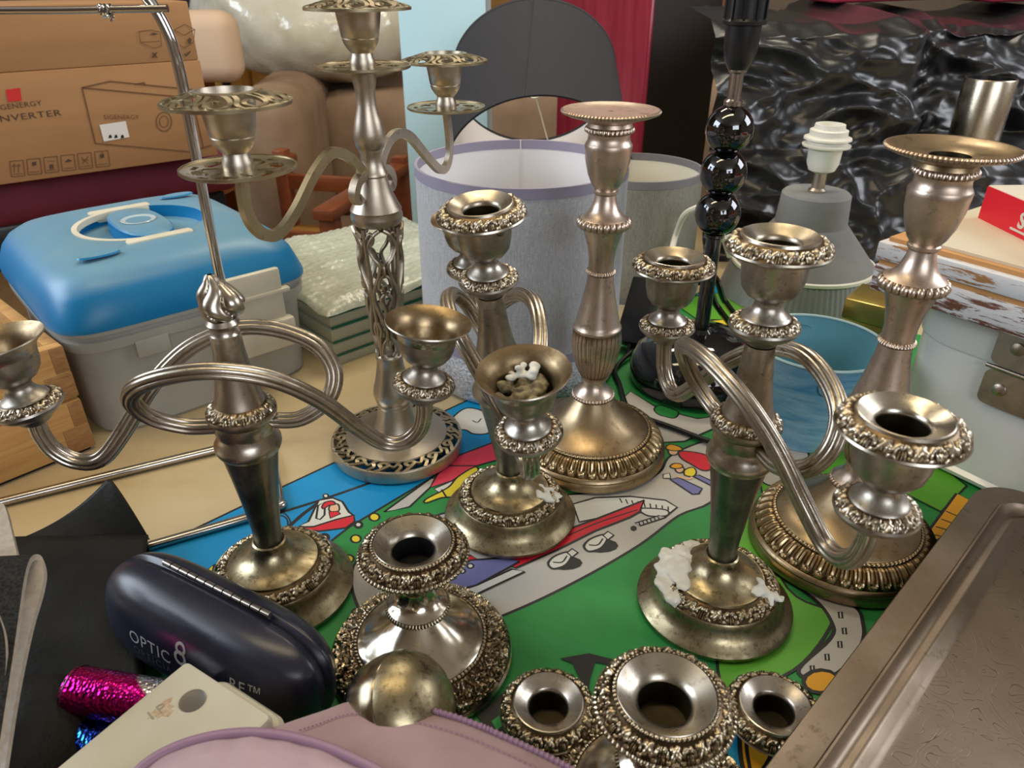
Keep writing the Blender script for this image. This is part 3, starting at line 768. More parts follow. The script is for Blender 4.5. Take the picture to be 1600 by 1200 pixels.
def pierced_pan(parent, c, z, rr, dish, m='nickel_yel'):
    # open scrollwork dish: rim, collar and curled leaves between them
    Mx = Matrix.Translation((c[0], c[1], z))
    n = 9
    mb = MB()
    ri = rr * .47
    drop = -.006 if dish else .0
    mb.lathe([(rr * .93, drop), (rr, drop - .001), (rr, drop + .0012), (rr * .93, drop + .0018), (rr * .93, drop)], 72, Mx)
    mb.lathe([(ri * .93, -.0005), (ri * 1.12, -.0008), (ri * 1.12, .0014), (ri * .93, .0020)], 40, Mx)
    pr = [(.0008, .0017), (.0008, -.0017), (-.0008, -.0017), (-.0008, .0017)]
    for k in range(n):
        a = 2 * PI * k / n
        def at(q, d): 
            r = ri + (rr * .97 - ri) * q
            return (r * math.cos(a + d), r * math.sin(a + d), .0008 + (drop) * q)
        mb.sweep(cr([at(.0, 0), at(.35, .22), at(.75, .20), at(.95, -.05), at(.7, -.22), at(.45, -.12), at(.5, .02)], 4), pr, M=Mx, up=(0, 0, 1))
        mb.sweep(cr([at(.0, .36), at(.4, .40), at(.75, .33), at(1.0, .42)], 4), pr, M=Mx, up=(0, 0, 1))
    return obj('pierced_pan', mb, M[m], parent, kind='stuff')
def slotted_pan(parent, c, z, rr, m='nickel_yel'):
    Mx = Matrix.Translation((c[0], c[1], z)); seg, nr = 216, 16
    def hole(u, q):
        for n_, off, qc, ru, rq, sk in ((6, 0, .66, .30, .13, .10), (6, .5, .52, .12, .16, -.12), (6, .5, .80, .16, .06, .0)):
            x = (u * n_ + off + sk * (q - qc) * 6) % 1 - .5
            if (x / ru) ** 2 + ((q - qc) / rq) ** 2 < 1: return True
        return False
    vs = []; fs = []
    for side, zo in ((0, .0009), (1, -.0009)):
        for j in range(nr + 1):
            r = rr * (.2 + .8 * j / nr)
            for i in range(seg): vs.append((r * math.cos(2 * PI * i / seg), r * math.sin(2 * PI * i / seg), zo + .0016 * (j / nr) ** 6))
    solid = lambda i, j: 0 <= j < nr and not hole(((i % seg) + .5) / seg, .2 + .8 * (j + .5) / nr)
    o2 = (nr + 1) * seg
    for j in range(nr):
        for i in range(seg):
            if not solid(i, j): continue
            k = (i + 1) % seg; a, b_, c_, d_ = j * seg + i, j * seg + k, (j + 1) * seg + k, (j + 1) * seg + i
            fs += [(a, d_, c_, b_)[::-1], (o2 + a, o2 + d_, o2 + c_, o2 + b_)]
            if not solid(i - 1, j): fs.append((a, d_, o2 + d_, o2 + a))
            if not solid(i + 1, j): fs.append((c_, b_, o2 + b_, o2 + c_))
            if not solid(i, j - 1): fs.append((b_, a, o2 + a, o2 + b_))
            if not solid(i, j + 1): fs.append((d_, c_, o2 + c_, o2 + d_))
    mb = MB(); mb.add(vs, fs, 0, Mx)
    mb.lathe([(rr - .0004, .0004), (rr + .0008, .0012), (rr + .0008, .0030), (rr - .0004, .0030), (rr - .0004, .0004)], 72, Mx)
    return obj('slotted_pan', mb, M[m], parent, angle=30)
def light_cup(c, z):                                # z is the level of the lower pan
    Mx = Matrix.Translation((c[0], c[1], z))
    cc = obj('candle_cup', MB().lathe([(.0098, -.002), (.0104, .001), (.0104, .006), (.0090, .0095), (.0087, .0122), (.0112, .0150), (.0140, .0195), (.0149, .0225), (.0143, .0231), (.0151, .0239), (.0168, .0340), (.0190, .0480), (.0199, .0524), (.0189, .0524), (.0168, .0400), (.0145, .0290), (0, .0270)], 48, Mx), M['nickel'], tc)
    slotted_pan(cc, c, z, .0385)
    pierced_pan(cc, c, z + .0505, .0425, True)
light_cup((0, 0), .3745)
def px_local(px, py, y): p = spoty(px, py, y); return (p.x - P2.x, p.y - P2.y, p.z - MATZ)
# arms: left one comes towards the camera, right one runs away from it
for (cx, cy, zl, rot) in ((-.066, -.140, .3250, 0), (.056, .130, .3225, 1)):
    light_cup((cx, cy), zl)
    d = Vector((cx, cy, 0)); Lr = d.length; d.normalize()
    def ap(f, z): return (d.x * f, d.y * f, z)
    e = Lr
    if rot == 0:
        path = [ap(.012, .2905), ap(.020, .2990), ap(e * .22, .3110), ap(e * .35, .3170), ap(e * .50, .3060), ap(e * .68, .2830), ap(e * .82, .2720), ap(e * .93, .2770), ap(e * 1.0, .2950), ap(e * .99, zl - .001)]
    else:
        path = [ap(.012, .2905), ap(.018, .3010), ap(e * .22, .3120), ap(e * .34, .3150), ap(e * .48, .3080), ap(e * .66, .2870), ap(e * .85, .2670), ap(e * .97, .2670), ap(e * 1.03, .2850), ap(e, zl - .001)]
    side = (-d.y, d.x, 0)
    ar = obj('arm', MB().sweep(cr(path, 6), [(.0026, .0042), (.0026, -.0042), (-.0026, -.0042), (-.0026, .0042)], up=side), M['nickel_yel' if rot == 0 else 'nickel'], tc, angle=30)
    mb = MB().sweep(cr([ap(.014, .2910), ap(.024, .2870), ap(.0295, .2780), ap(.0265, .2715), ap(.0220, .2745)], 5), [(.0036, .0038), (.0036, -.0038), (-.0036, -.0038), (-.0036, .0038)], up=side)
    obj('scroll_end', mb, M['nickel'], ar, angle=30)

# ------------------------------------------------------------------ metal ball and tray
p = spot(622, 1107, .066); 
t = thing('metal_ball', 'shiny brownish metal ball behind the zip of the pink bag', 'ball', (p.x, p.y, .034))
Mx = T(0, 0, .032, 0, R(58), R(-12))
obj('ball_shell', MB().lathe([(0, -.0330), (.012, -.0310), (.0225, -.0240), (.0300, -.0130), (.0325, .0), (.0322, .0080), (.0318, .0085)], 64, Mx), metal('ball_metal', (.34, .28, .19), (.22, .17, .10), rough=(.12, .22), scale=12, specks=.78, brush=(600, 20, 20)), t)
obj('ball_cap', MB().lathe([(.0312, .0085), (.0322, .0092), (.0318, .0110), (.0285, .0190), (.0220, .0260), (.012, .0315), (0, .0330)], 64, Mx), M['sil_base'], t)

def sup(hx, hy, n, N=64, z=0, cx=0, cy=0):
    out = []
    for i in range(N):
        a = 2 * PI * i / N; c, s_ = math.cos(a), math.sin(a)
        out.append((cx + hx * math.copysign(abs(c) ** (2 / n), c), cy + hy * math.copysign(abs(s_) ** (2 / n), s_), z))
    return out
def loops(mb, Ls, M_=None, mi=0, cap0=True, cap1=True):
    n = len(Ls[0]); vs = [p for l in Ls for p in l]; fs = []
    for j in range(len(Ls) - 1):
        for i in range(n):
            k = (i + 1) % n
            fs.append((j * n + i, j * n + k, (j + 1) * n + k, (j + 1) * n + i))
    if cap0: fs.append(tuple(reversed(range(n))))
    if cap1: fs.append(tuple(range((len(Ls) - 1) * n, len(Ls) * n)))
    mb.add(vs, fs, mi, M_); return mb
def rrect(u0, v0, u1, v1, r, z, n=8):
    out = []
    for cx, cy, a0 in ((u1 - r, v1 - r, 0), (u0 + r, v1 - r, 90), (u0 + r, v0 + r, 180), (u1 - r, v0 + r, 270)):
        for k in range(n + 1):
            a = R(a0 + 90 * k / n); out.append((cx + r * math.cos(a), cy + r * math.sin(a), z))
    return out

# ------------------------------------------------------------------ serving tray
tu = Vector((-.7137, -.7004, 0)); tv = Vector((.7004, -.7137, 0))
ty = thing('serving_tray', 'large engraved metal serving tray with raised rim at the right', 'tray', (.4395, .552, .003), (0, 0, math.atan2(tu.y, tu.x)))
# local x runs along the left edge towards the camera, local y runs to the right (world) = +y of this frame
TL, TW = .46, .30
def tl(o, z): return rrect(o, o, TL - o, TW - o, max(.036 - o * .6, .012), z)
mb = loops(MB(), [tl(o, z) for o, z in ((.0015, .0325), (0, .034), (.001, .0362), (.0205, .0366), (.0218, .0385), (.0232, .0386), (.0245, .0368), (.0275, .0318), (.0315, .0310), (.0345, .0328), (.0375, .0322), (.0420, .0265), (.0460, .0255))], cap0=False, cap1=False)
loops(mb, [tl(o, z) for o, z in ((.0015, .0325), (.022, .0335), (.046, .022), (.050, .006), (.052, .0))], cap0=False, cap1=False)
obj('rim', mb, M['tray'], ty, angle=50)
m, nt, b = new_mat('tray_engraving')
b.inputs['Metallic'].default_value = 1
v = coords(nt)
n1 = ntex(nt, v, 9, 5, .6)
base = ramp(nt, n1, [(.35, (.32, .25, .19)), (.7, (.25, .19, .14))])
n2 = ntex(nt, v, 17, 1.0, .4, 2.8)
def math_n(op, a, bb=None):
    n = nnode(nt, 'ShaderNodeMath', operation=op)
    for i, x in ((0, a), (1, bb)):
        if x is None: continue
        if isinstance(x, (int, float)): n.inputs[i].default_value = x
        else: nt.links.new(x, n.inputs[i])
    return n.outputs[0]
line = math_n('ABSOLUTE', math_n('SINE', math_n('MULTIPLY', n2, 40)))
lines = ramp(nt, line, [(.05, 1.0), (.20, 0.0)])
mask = ramp(nt, ntex(nt, v, 13, 2), [(.40, .12), (.50, .9)])
f = math_n('MULTIPLY', lines, mask)
specks = ramp(nt, ntex(nt, v, 140, 4, .7), [(.62, 0.0), (.74, .5)])
nt.links.new(mixc(nt, specks, mixc(nt, f, base, (.10, .07, .045)), (.18, .13, .09)), b.inputs['Base Color'])
b.inputs['Roughness'].default_value = .44
bump(nt, b, f, .25, -.0006)
o = .0455
obj('engraved_floor', loops(MB(), [tl(o, .0256), tl(o + .002, .0252)], cap0=False), m, ty)
obj('foot', loops(MB(), [tl(.052, .0), tl(.052, .0005)]), M['tray'], ty)

# ------------------------------------------------------------------ dark blue glasses case
M['navy'] = plain('navy_leatherette', (.011, .012, .027), .31, 0, (.016, .017, .034), 60, 420, .18, .0003, spec=.6)
M['print_silver'] = plain('silver_print', (.42, .42, .42), .35)
M['print_faint'] = plain('faint_silver_print', (.07, .07, .085), .4)
gc = thing('glasses_case', 'dark navy hinged glasses case with silver lettering', 'glasses case', (-.213, .358, .0405), (R(-9), 0, R(-29)))
GX, GY, GZ = .101, .0255, .0385
def gcase(x, z, sgn, k=1.0):
    q = 1 - abs(x / GX) ** 4.2 - abs(z / GZ) ** 3.0
    return sgn * GY * k * max(q, 0) ** (1 / 2.4)
def half(sgn, y0, k):
    mb = MB(); N = 96; K = 14
    edge = []
    for i in range(N):
        a = 2 * PI * i / N; c, s_ = math.cos(a), math.sin(a)
        edge.append((GX * math.copysign(abs(c) ** (2 / 4.2), c), GZ * math.copysign(abs(s_) ** (2 / 3.0), s_)))
    Ls = []
    for j in range(K):
        t = math.cos(j / (K - 1) * PI / 2) 
        Ls.append([(x * t, y0 + gcase(x * t * .9995, z * t * .9995, sgn, k), z * t) for x, z in edge])
    if sgn < 0: Ls = [l for l in Ls]
    loops(mb, Ls[:-1], cap0=True, cap1=True)
    return mb
obj('front_shell', half(-1, .0100, 1.35), M['navy'], gc, angle=180)
obj('back_shell', half(1, .0112, 1.0), M['navy'], gc, angle=180)
hg = obj('hinge', MB().tube([(-.052, .0108, GZ + .0006), (.053, .0108, GZ + .0006)], .0013, 10), M['black'], gc)
for k in range(12):
    obj('hinge_knuckle', MB().tube([(-.0515 + k * .0087, .0108, GZ + .0008), (-.0515 + k * .0087 + .0076, .0108, GZ + .0008)], .0023, 10), M['chrome_dull'], hg)
def on_case(mb, body, size, x0, z0, mi=0, **kw):
    tmp = MB(); tmp.text(body, size, T(x0, z0, 0), depth=0, **kw)
    vs = [(x, .0100 + gcase(x, y, -1, 1.35) - .00025, y) for x, y, _ in tmp.v]
    mb.add(vs, tmp.f, mi)
mb = MB(); on_case(mb, 'OPTIC', .0140, -.049, -.0035, spacing=1.10); 
tmp = MB(); tmp.lathe([(.0034, 0), (.0058, 0)], 32, T(.0045, .0070, 0)); tmp.lathe([(.0027, 0), (.0049, 0)], 32, T(.0050, .0145, 0))
mb.add([(x, .0100 + gcase(x, y, -1, 1.35) - .00035, y) for x, y, _ in tmp.v], tmp.f)
on_case(mb, 'RE\u2122',  .0115, .049, .0055, spacing=1.1)
obj('lettering', mb, M['print_silver'], gc, smooth=False, kind='stuff', label='silver lettering')
mb = MB(); on_case(mb, 'OPTICIAN', .0088, -.046, -.0125, spacing=1.25)
obj('lettering', mb, M['print_faint'], gc, smooth=False, kind='stuff', label='faint worn lettering')

# ------------------------------------------------------------------ cream plastic adaptor block
M['cream'] = plain('aged_cream_plastic', (.52, .49, .39), .45, 0, (.47, .43, .33), 18)
K = spot(292, 1030, .082); du = (spot(85, 1200, .082) - K).normalized()
rz = math.atan2(du.y, du.x)
ab = thing('adaptor_block', 'cream plastic block with round hole and brown scorch mark', 'plug adaptor', (K.x, K.y, 0), (0, 0, rz))
# local x: along the long edge towards the camera, local y: to the right
mb = loops(MB(), [rrect(0, 0, .115, .075, .003, .0), rrect(0, 0, .115, .075, .003, .079), rrect(.0012, .0012, .1138, .0738, .003, .0815), rrect(.003, .003, .112, .072, .003, .082)])
ob = obj('body', mb, M['cream'], ab)
hx, hy = spot(302, 1095, .082), None
def loc_of(px, py, z, th): return PM[th.name].inverted() @ spot(px, py, z)
h = loc_of(301, 1095, .082, ab)
M['hole'] = plain('grey_hole', (.12, .105, .085), .4)
obj('round_hole', MB().lathe([(.0075, .0006), (.0070, .0004), (.0066, .0002), (0, .0002)], 32, T(h.x, h.y, .0819)), M['hole'], ab)
obj('flange', loops(MB(), [rrect(-.007, .016, .10, .081, .012, .0), rrect(-.007, .016, .10, .081, .012, .070), rrect(-.005, .018, .098, .079, .012, .0725)]), M['cream'], ab)
h = loc_of(255, 1110, .082, ab)
M['scorch'] = plain('brown_scorch', (.36, .22, .12), .6, 0, (.55, .46, .33), 200)
pts = []
random.seed(4)
for k in range(26):
    a = 2 * PI * k / 26; r = .0055 * (1 + .45 * random.uniform(-1, 1)); pts.append((h.x + r * math.cos(a) * 1.25, h.y + r * math.sin(a) * .8))
obj('scorch_mark', MB().prism(pts, .0820, .08215), M['scorch'], ab, smooth=False)
ang = math.atan2((spot(260, 1103, .082) - spot(232, 1122, .082)).y, (spot(260, 1103, .082) - spot(232, 1122, .082)).x) - rz
h2 = loc_of(233, 1128, .082, ab)
obj('embossed_text', MB().text('1P', .0095, T(h2.x, h2.y, .0821, rz=ang), spacing=1.3), plain('worn_grey_print', (.27, .25, .20), .5), ab, smooth=False, kind='stuff')

# ------------------------------------------------------------------ foil wrapped tubes
def foil(name, c1, c2, sc_, th, stripes):
    m, nt, b = new_mat(name)
    v = coords(nt)
    w = nnode(nt, 'ShaderNodeTexWave', wave_type='BANDS', bands_direction='DIAGONAL'); w.inputs['Scale'].default_value = sc_; w.inputs['Distortion'].default_value = .4
    nt.links.new(v, w.inputs['Vector'])
    vo = nnode(nt, 'ShaderNodeTexVoronoi'); vo.inputs['Scale'].default_value = 420; nt.links.new(v, vo.inputs['Vector'])
    col = ramp(nt, w.outputs[0], [(th - .02, c1), (th + .02, c2)])
    nt.links.new(mixc(nt, .35, col, vo.outputs['Color'], 'SOFT_LIGHT'), b.inputs['Base Color'])
    b.inputs['Metallic'].default_value = 1; b.inputs['Roughness'].default_value = .2
    bump(nt, b, vo.outputs['Distance'], .5, .001)
    return m
M['foil_pink'] = foil('pink_silver_foil', (.75, .01, .26), (.75, .72, .70), 3.2, .60, 2)
M['foil_blue'] = foil('blue_glitter_foil', (.005, .03, .16), (.02, .16, .45), 40, .75, 2)
a = spot(118, 1078, .040); b_ = spot(300, 1110, .040)
t = thing('foil_tube', 'pink and silver holographic foil tube beside the glasses case', 'party tube', (a.x, a.y, .040))
mb = MB(); dvec = (b_ - a)
mb.tube([(0, 0, 0), dvec * .5, dvec], .0155, 28, cap=False)
obj('foil_wrap', mb, M['foil_pink'], t)
Rq = dvec.normalized().to_track_quat('Z', 'Y').to_matrix().to_4x4()
obj('end_cap', MB().lathe([(0, -.0005), (.0150, -.0005), (.0158, .002), (.0150, .002)], 28, Rq), M['black'], t)
a = spot(105, 1148, .022); b_ = spot(240, 1190, .022)
t = thing('foil_tube', 'dark blue glittery foil tube under the pink one', 'party tube', (a.x, a.y, .018))
mb = MB(); mb.tube([(0, 0, 0), (b_ - a) * .5, (b_ - a)], .0165, 24, cap=False)
obj('foil_wrap', mb, M['foil_blue'], t)
Rq = (b_ - a).normalized().to_track_quat('Z', 'Y').to_matrix().to_4x4()
obj('end_cap', MB().lathe([(0, -.0005), (.016, -.0005), (.0168, .002), (.016, .002)], 24, Rq), M['black'], t)

# ------------------------------------------------------------------ pink zip bag
M['pink'] = plain('dusty_pink_cloth', (.255, .155, .152), .65, 0, (.31, .20, .20), 22, 260, .15, .0006, sheen=.2)
M['pink_lt'] = plain('pink_pocket_cloth', (.33, .225, .25), .5, 0, (.42, .31, .335), 16, 60, .5, .003)
M['mauve'] = plain('mauve_piping', (.25, .145, .21), .45)
bg = thing('zip_bag', 'dusty pink zip bag with mauve piping at the bottom edge', 'bag', (-.03, .2, 0))
ridge = [(400, 1146, .074), (440, 1132, .079), (500, 1112, .082), (560, 1094, .083), (640, 1104, .083), (720, 1125, .082), (800, 1158, .081), (880, 1196, .080), (960, 1242, .079), (1010, 1290, .076)]
rp = cr([spot(*p) for p in ridge], 5)
n = len(rp)
def bagrow(f):
    return [f(i / (n - 1), rp[i]) for i in range(n)]
def wr(p, k=.0025): return Vector((0, 0, k * noise.noise(p * 38)))
rows = [bagrow(lambda t, p: Vector((p.x * .98, p.y + .001, .004 + .034 * max(0, min(1, (p.x + .03) / .03))))), bagrow(lambda t, p: Vector((p.x, p.y + .004, .03 + .014 * max(0, min(1, (p.x + .03) / .03))))), bagrow(lambda t, p: Vector((p.x, p.y + .0045, p.z - .012))),
        bagrow(lambda t, p: p.copy())]
for k, (dy, dzz) in enumerate(((.006, .0016), (.014, .003), (.028, .004), (.045, .003), (.065, -.002), (.085, -.012), (.10, -.03), (.106, -.055), (.106, -.076))):
    rows.append(bagrow(lambda t, p: Vector((p.x * (1 + .0 * dy), p.y - dy, max(.003 + .035 * max(0, min(1, (p.x + .03) / .03)), p.z + dzz))) + wr(Vector((p.x, p.y - dy, 0)), .0018)))
mb = loops(MB(), [], None) if False else MB()
vs = [q for r_ in rows for q in r_]; fs = []
for j in range(len(rows) - 1):
    for i in range(n - 1): fs.append((j * n + i, j * n + i + 1, (j + 1) * n + i + 1, (j + 1) * n + i))
fs.append(tuple(j * n for j in range(len(rows)))); fs.append(tuple(j * n + n - 1 for j in range(len(rows) - 1, -1, -1)))
mb.add(vs, fs)
obj('body', mb, M['pink'], bg, world=True, angle=60)
zp = [p + Vector((0, 0, .0008)) for p in rp[15:]]
z_o = obj('zip_tape', MB().tube(zp, .0016, 8), M['mauve'], bg, world=True)
mb = MB(); L = 0
for p, q in zip(zp, zp[1:]):
    m_ = max(1, int((q - p).length / .0021))
    for k in range(m_): mb.sphere(p + (q - p) * (k / m_) + Vector((0, 0, .0006)), (.0011, .0020, .0018), u=8, v=5)
obj('zip_teeth', mb, M['mauve'], z_o, world=True, kind='stuff')
st_ = [p + Vector((0, -.011, .0034)) for p in rp[8:]]
mb = MB()
for i in range(len(st_) - 1):
    for k in range(2):
        a = st_[i] + (st_[i + 1] - st_[i]) * (k / 2 + .1); b_ = st_[i] + (st_[i + 1] - st_[i]) * (k / 2 + .38)
        mb.tube([a, b_], .00035, 5)
obj('stitching', mb, M['mauve'], bg, world=True, kind='stuff')
arc = cr([spot(*p) for p in ((175, 1250, .090), (225, 1196, .094), (275, 1167, .096), (330, 1151, .097), (385, 1145, .0975), (440, 1149, .0975), (500, 1164, .097), (555, 1187, .096), (620, 1222, .094), (680, 1270, .09))], 5)
na = len(arc); rows = []
cen = Vector((sum(p.x for p in arc) / na, .150, .070))
for k in range(9):
    f = k / 8
    rows.append([Vector((p.x + (cen.x - p.x) * f * .55, p.y + (.150 - p.y) * f, p.z + (.004 * math.sin(PI * f)) - .03 * f * f + .0016 * noise.noise(Vector((p.x * 70, p.y * 20 - f * 3, 1))))) for p in arc])
mb = MB()
back = [Vector((p.x, p.y, .012)) for p in arc]
allr = [back] + rows
vs = [q for r_ in allr for q in r_]
fs = [(j * na + i, j * na + i + 1, (j + 1) * na + i + 1, (j + 1) * na + i) for j in range(len(allr) - 1) for i in range(na - 1)]
mb.add(vs, fs)
pk = obj('front_pocket', mb, M['pink_lt'], bg, world=True, angle=180)
obj('piping', MB().tube(arc, .0028, 10), M['mauve'], pk, world=True)

# ------------------------------------------------------------------ black leather folder, leather bag and webbing straps (left foreground)
M['leather'] = plain('black_leather', (.010, .010, .009), .48, 0, (.015, .015, .013), 30, 300, .45, .0006, spec=.14)
M['leather2'] = plain('grained_leather', (.010, .010, .009), .5, 0, (.016, .015, .013), 20, 240, .7, .0010, spec=.18)
M['web_dk'] = plain('black_webbing', (.010, .0095, .009), .85, 0, (.032, .030, .026), 500, 500, .8, .001, stretch=(1, 1, 4), spec=.1)
M['web_lt'] = plain('beige_webbing_edge', (.46, .40, .33), .85, 0, (.38, .32, .26), 200, 400, .5, .0008)
lf = thing('leather_folder', 'black leather folder with one pointed corner curled up', 'folder', (-.34, .42, 0))
A0, B0 = spoty(25, 845, .468), spoty(234, 843, .487)
Cc = spoty(170, 746, .520)
def flap(u, v):
    base = A0.lerp(B0, u)
    ua = .66
    if u < ua:
        f = u / ua; tip = A0.lerp(Cc, f); tip.z = A0.z + (Cc.z - A0.z) * f ** 2.3
    else:
        f = (u - ua) / (1 - ua); tip = Cc.lerp(B0, f); tip.z = Cc.z + (B0.z - Cc.z) * f ** 1.5
    p = base.lerp(tip, v)
    return p
obj('corner_flap', MB().grid(flap, 29, 12), M['leather'], lf, world=True, solid=.0018, angle=180)
F1, F2 = spoty(-60, 1020, .40), spoty(330, 1010, .385)
def body(u, v):
    a = (A0 + (A0 - B0) * .35).lerp(B0, u); 
    p = a.copy()
    q = v * .16
    p.y -= q; p.x += v * (.015 + .045 * u)
    p.z = a.z * (1 - v) + .004 + .012 * math.sin(PI * min(1, v * 1.2)) + .002 * noise.noise(p * 30)
    if v < .06: p.z -= 0
    return p
obj('cover', MB().grid(body, 24, 20), M['leather'], lf, world=True, solid=.002, angle=180)
Bg = B0 + Vector((0, -.004, -.001))
obj('edge_panel', MB().grid(lambda u, v: (A0 + (A0 - B0) * .35).lerp(Bg, u) * 1 + Vector((0, -.002 * v, -(((A0 + (A0 - B0) * .35).lerp(Bg, u)).z - .003) * v)), 14, 5), M['leather'], lf, world=True, solid=.0018, angle=180)
lb = thing('leather_bag', 'grained black leather bag lying under the webbing straps', 'bag', (-.33, .25, 0))
def lbag(u, v):
    x = -.52 + .262 * u; y = .350 - .02 * (1 - u) - .25 * v
    z = .046 * min(1, (v * 9) ** .5) * min(1, ((1 - u) * 7) ** .5) + .004 + .003 * noise.noise(Vector((x, y, 0)) * 26)
    return Vector((x, y, z))
obj('body', MB().grid(lbag, 30, 30), M['leather2'], lb, world=True, solid=.003, angle=180)
# straps
def ribbon(name, path, w, mats, parent, thick=.0016):
    # path of centres in world; strap width runs along the given direction
    pr = [(w / 2, thick), (-w / 2, thick), (-w / 2, -thick), (w / 2, -thick)]
    return path
ws = thing('webbing_strap', 'black and beige webbing strap looped at the far left edge', 'strap', (-.36, .38, 0))
def strap(pts, w, dirv, mat_i, out_i=0):
    P = cr(pts, 8); d = Vector(dirv).normalized() * w
    mb = MB(); n = len(P)
    th = .0019
    vs = []; 
    for i in range(n):
        t = (P[min(i + 1, n - 1)] - P[max(i - 1, 0)]).normalized()
        nn = t.cross(d).normalized() * th
        vs += [P[i] + nn, P[i] + d + nn, P[i] + d - nn, P[i] - nn]
    fs = []; mi = []
    for i in range(n - 1):
        for j in range(4):
            k = (j + 1) % 4
            fs.append((4 * i + j, 4 * i + k, 4 * i + 4 + k, 4 * i + 4 + j)); mi.append(1 if j in (1, 3) else (out_i if j == 0 else mat_i))
    fs += [(3, 2, 1, 0), (4 * n - 4, 4 * n - 3, 4 * n - 2, 4 * n - 1)]; mi += [1, 1]
    b0 = len(mb.f); mb.add(vs, fs); mb.m = mi
    return mb
lp = [spoty(6, 1230, .230), spoty(28, 1090, .271), spoty(50, 985, .309), spoty(67, 925, .334), spoty(71, 893, .346), spoty(63, 873, .352), spoty(50, 874, .346), spoty(41, 900, .329), spoty(32, 960, .301), spoty(18, 1060, .262), spoty(-8, 1230, .212)]
obj('front_loop', strap(lp, .036, (-.96, -.05, -.02), 0, 1), [M['web_dk'], M['web_lt']], ws, world=True, angle=50)
lp2 = [spoty(34, 890, .352), spoty(22, 840, .372), spoty(12, 800, .388), spoty(4, 790, .392), spoty(-8, 820, .38), spoty(-20, 900, .35)]
obj('rear_loop', strap(lp2, .030, (-.95, -.2, .0), 1), [M['web_lt'], M['web_lt']], ws, world=True, angle=50)
lp3 = [spoty(-2, 960, .290), spoty(7, 985, .283), spoty(11, 1015, .275), spoty(10, 1060, .262), spoty(4, 1130, .242), spoty(-4, 1210, .222)]
obj('side_loop', strap(lp3, .03, (-.9, -.3, .05), 0), [M['web_dk'], M['web_lt']], ws, world=True, angle=50)

# ------------------------------------------------------------------ chrome display stand
cs_ = thing('chrome_stand', 'chrome wire display stand with tall post and crossbar', 'display stand', (-.27, .66, 0))
zr = .0048
bp = [spot(-70, 803, zr), spot(0, 785, zr), spot(330, 704, zr), spot(398, 690, zr), spot(416, 700, zr), spot(428, 738, zr), spot(436, 780, zr), spot(424, 797, zr), spot(225, 856, zr)]
obj('base_frame', MB().tube(cr(bp, 6), .0045, 12), M['chrome_dull'], cs_, world=True)
Y = .66
pp = [Vector((-.270, Y, .005)), Vector((-.2735, Y, .10)), spoty(345, 440, Y), spoty(300, 212, Y), spoty(285, 132, Y), spoty(268, 66, Y), spoty(246, 20, Y), spoty(222, -12, Y), spoty(190, -36, Y)]
obj('post', MB().tube(cr(pp, 7), .0047, 12), M['chrome'], cs_, world=True)
obj('crossbar', MB().tube([spoty(-120, 17, Y - .006), spoty(100, 16, Y - .006), spoty(262, 13, Y - .006)], .0028, 12), M['chrome_dull'], cs_, world=True)
kc = spoty(165, 17, Y - .006)
mb = MB()
for k in range(3):
    a0 = .5 * k - .4
    mb.tube([kc + Vector((.0022 * (k - 1) * 1.2 + .0028 * math.sin(a) * math.sin(a0), .0042 * math.cos(a), .0042 * math.sin(a))) for a in [2 * PI * i / 14 for i in range(14)]], .0013, 6, closed=True)
mb.tube([kc + Vector((.004, 0, .003)), kc + Vector((.006, -.002, -.004)), kc + Vector((.004, -.003, -.0075))], .0012, 6)
obj('wire_knot', mb, M['chrome'], cs_, world=True, kind='stuff')

# ------------------------------------------------------------------ blue lidded tub
M['tub_blue'] = plain('blue_plastic_lid', (.0, .165, .40), .38, 0, (.01, .20, .43), 8)
# dusty upper faces
nt = M['tub_blue'].node_tree; b = nt.nodes['Principled BSDF']
src = b.inputs['Base Color'].links[0].from_socket
geo = nnode(nt, 'ShaderNodeNewGeometry'); sx = nnode(nt, 'ShaderNodeSeparateXYZ'); nt.links.new(geo.outputs['Normal'], sx.inputs[0])
dust = ramp(nt, sx.outputs['Z'], [(.62, 0.0), (.97, .72)])
dn = ramp(nt, ntex(nt, coords(nt), 14, 4), [(.3, .75), (.7, 1.0)])
mm = nnode(nt, 'ShaderNodeMath', operation='MULTIPLY'); nt.links.new(dust, mm.inputs[0]); nt.links.new(dn, mm.inputs[1])
nt.links.new(mixc(nt, mm.outputs[0], src, (.21, .34, .37)), b.inputs['Base Color'])
M['tub_body'] = plain('milky_plastic', (.48, .47, .42), .32, 0, (.42, .41, .37), 10, alpha=.86)
M['ivory'] = plain('ivory_plastic', (.66, .62, .50), .4, 0, (.58, .54, .42), 25)
u = Vector((.7455, .6665, 0)); w = Vector((-.6665, .7455, 0))
F0 = Vector((-.444, .654, 0)); Lu, Lw = .274, .310
ctr = F0 + u * Lu / 2 + w * Lw / 2
tb = thing('storage_tub', 'translucent storage tub with dusty blue lid and ivory clips', 'storage tub', (ctr.x, ctr.y, 0), (0, 0, math.atan2(u.y, u.x)))
HX, HY = Lu / 2, Lw / 2
def tubl(d, z, n_=7, N=72): return sup(HX - d, HY - d, n_, N, z)
mb = loops(MB(), [tubl(.012, .0), tubl(.009, .004), tubl(.005, .100), tubl(.0045, .104), tubl(-.001, .105), tubl(-.002, .110), tubl(-.002, .116), tubl(.001, .117), tubl(.001, .122), tubl(-.003, .123), tubl(-.003, .130)], cap1=False)
obj('tub_body', mb, M['tub_body'], tb, angle=30)
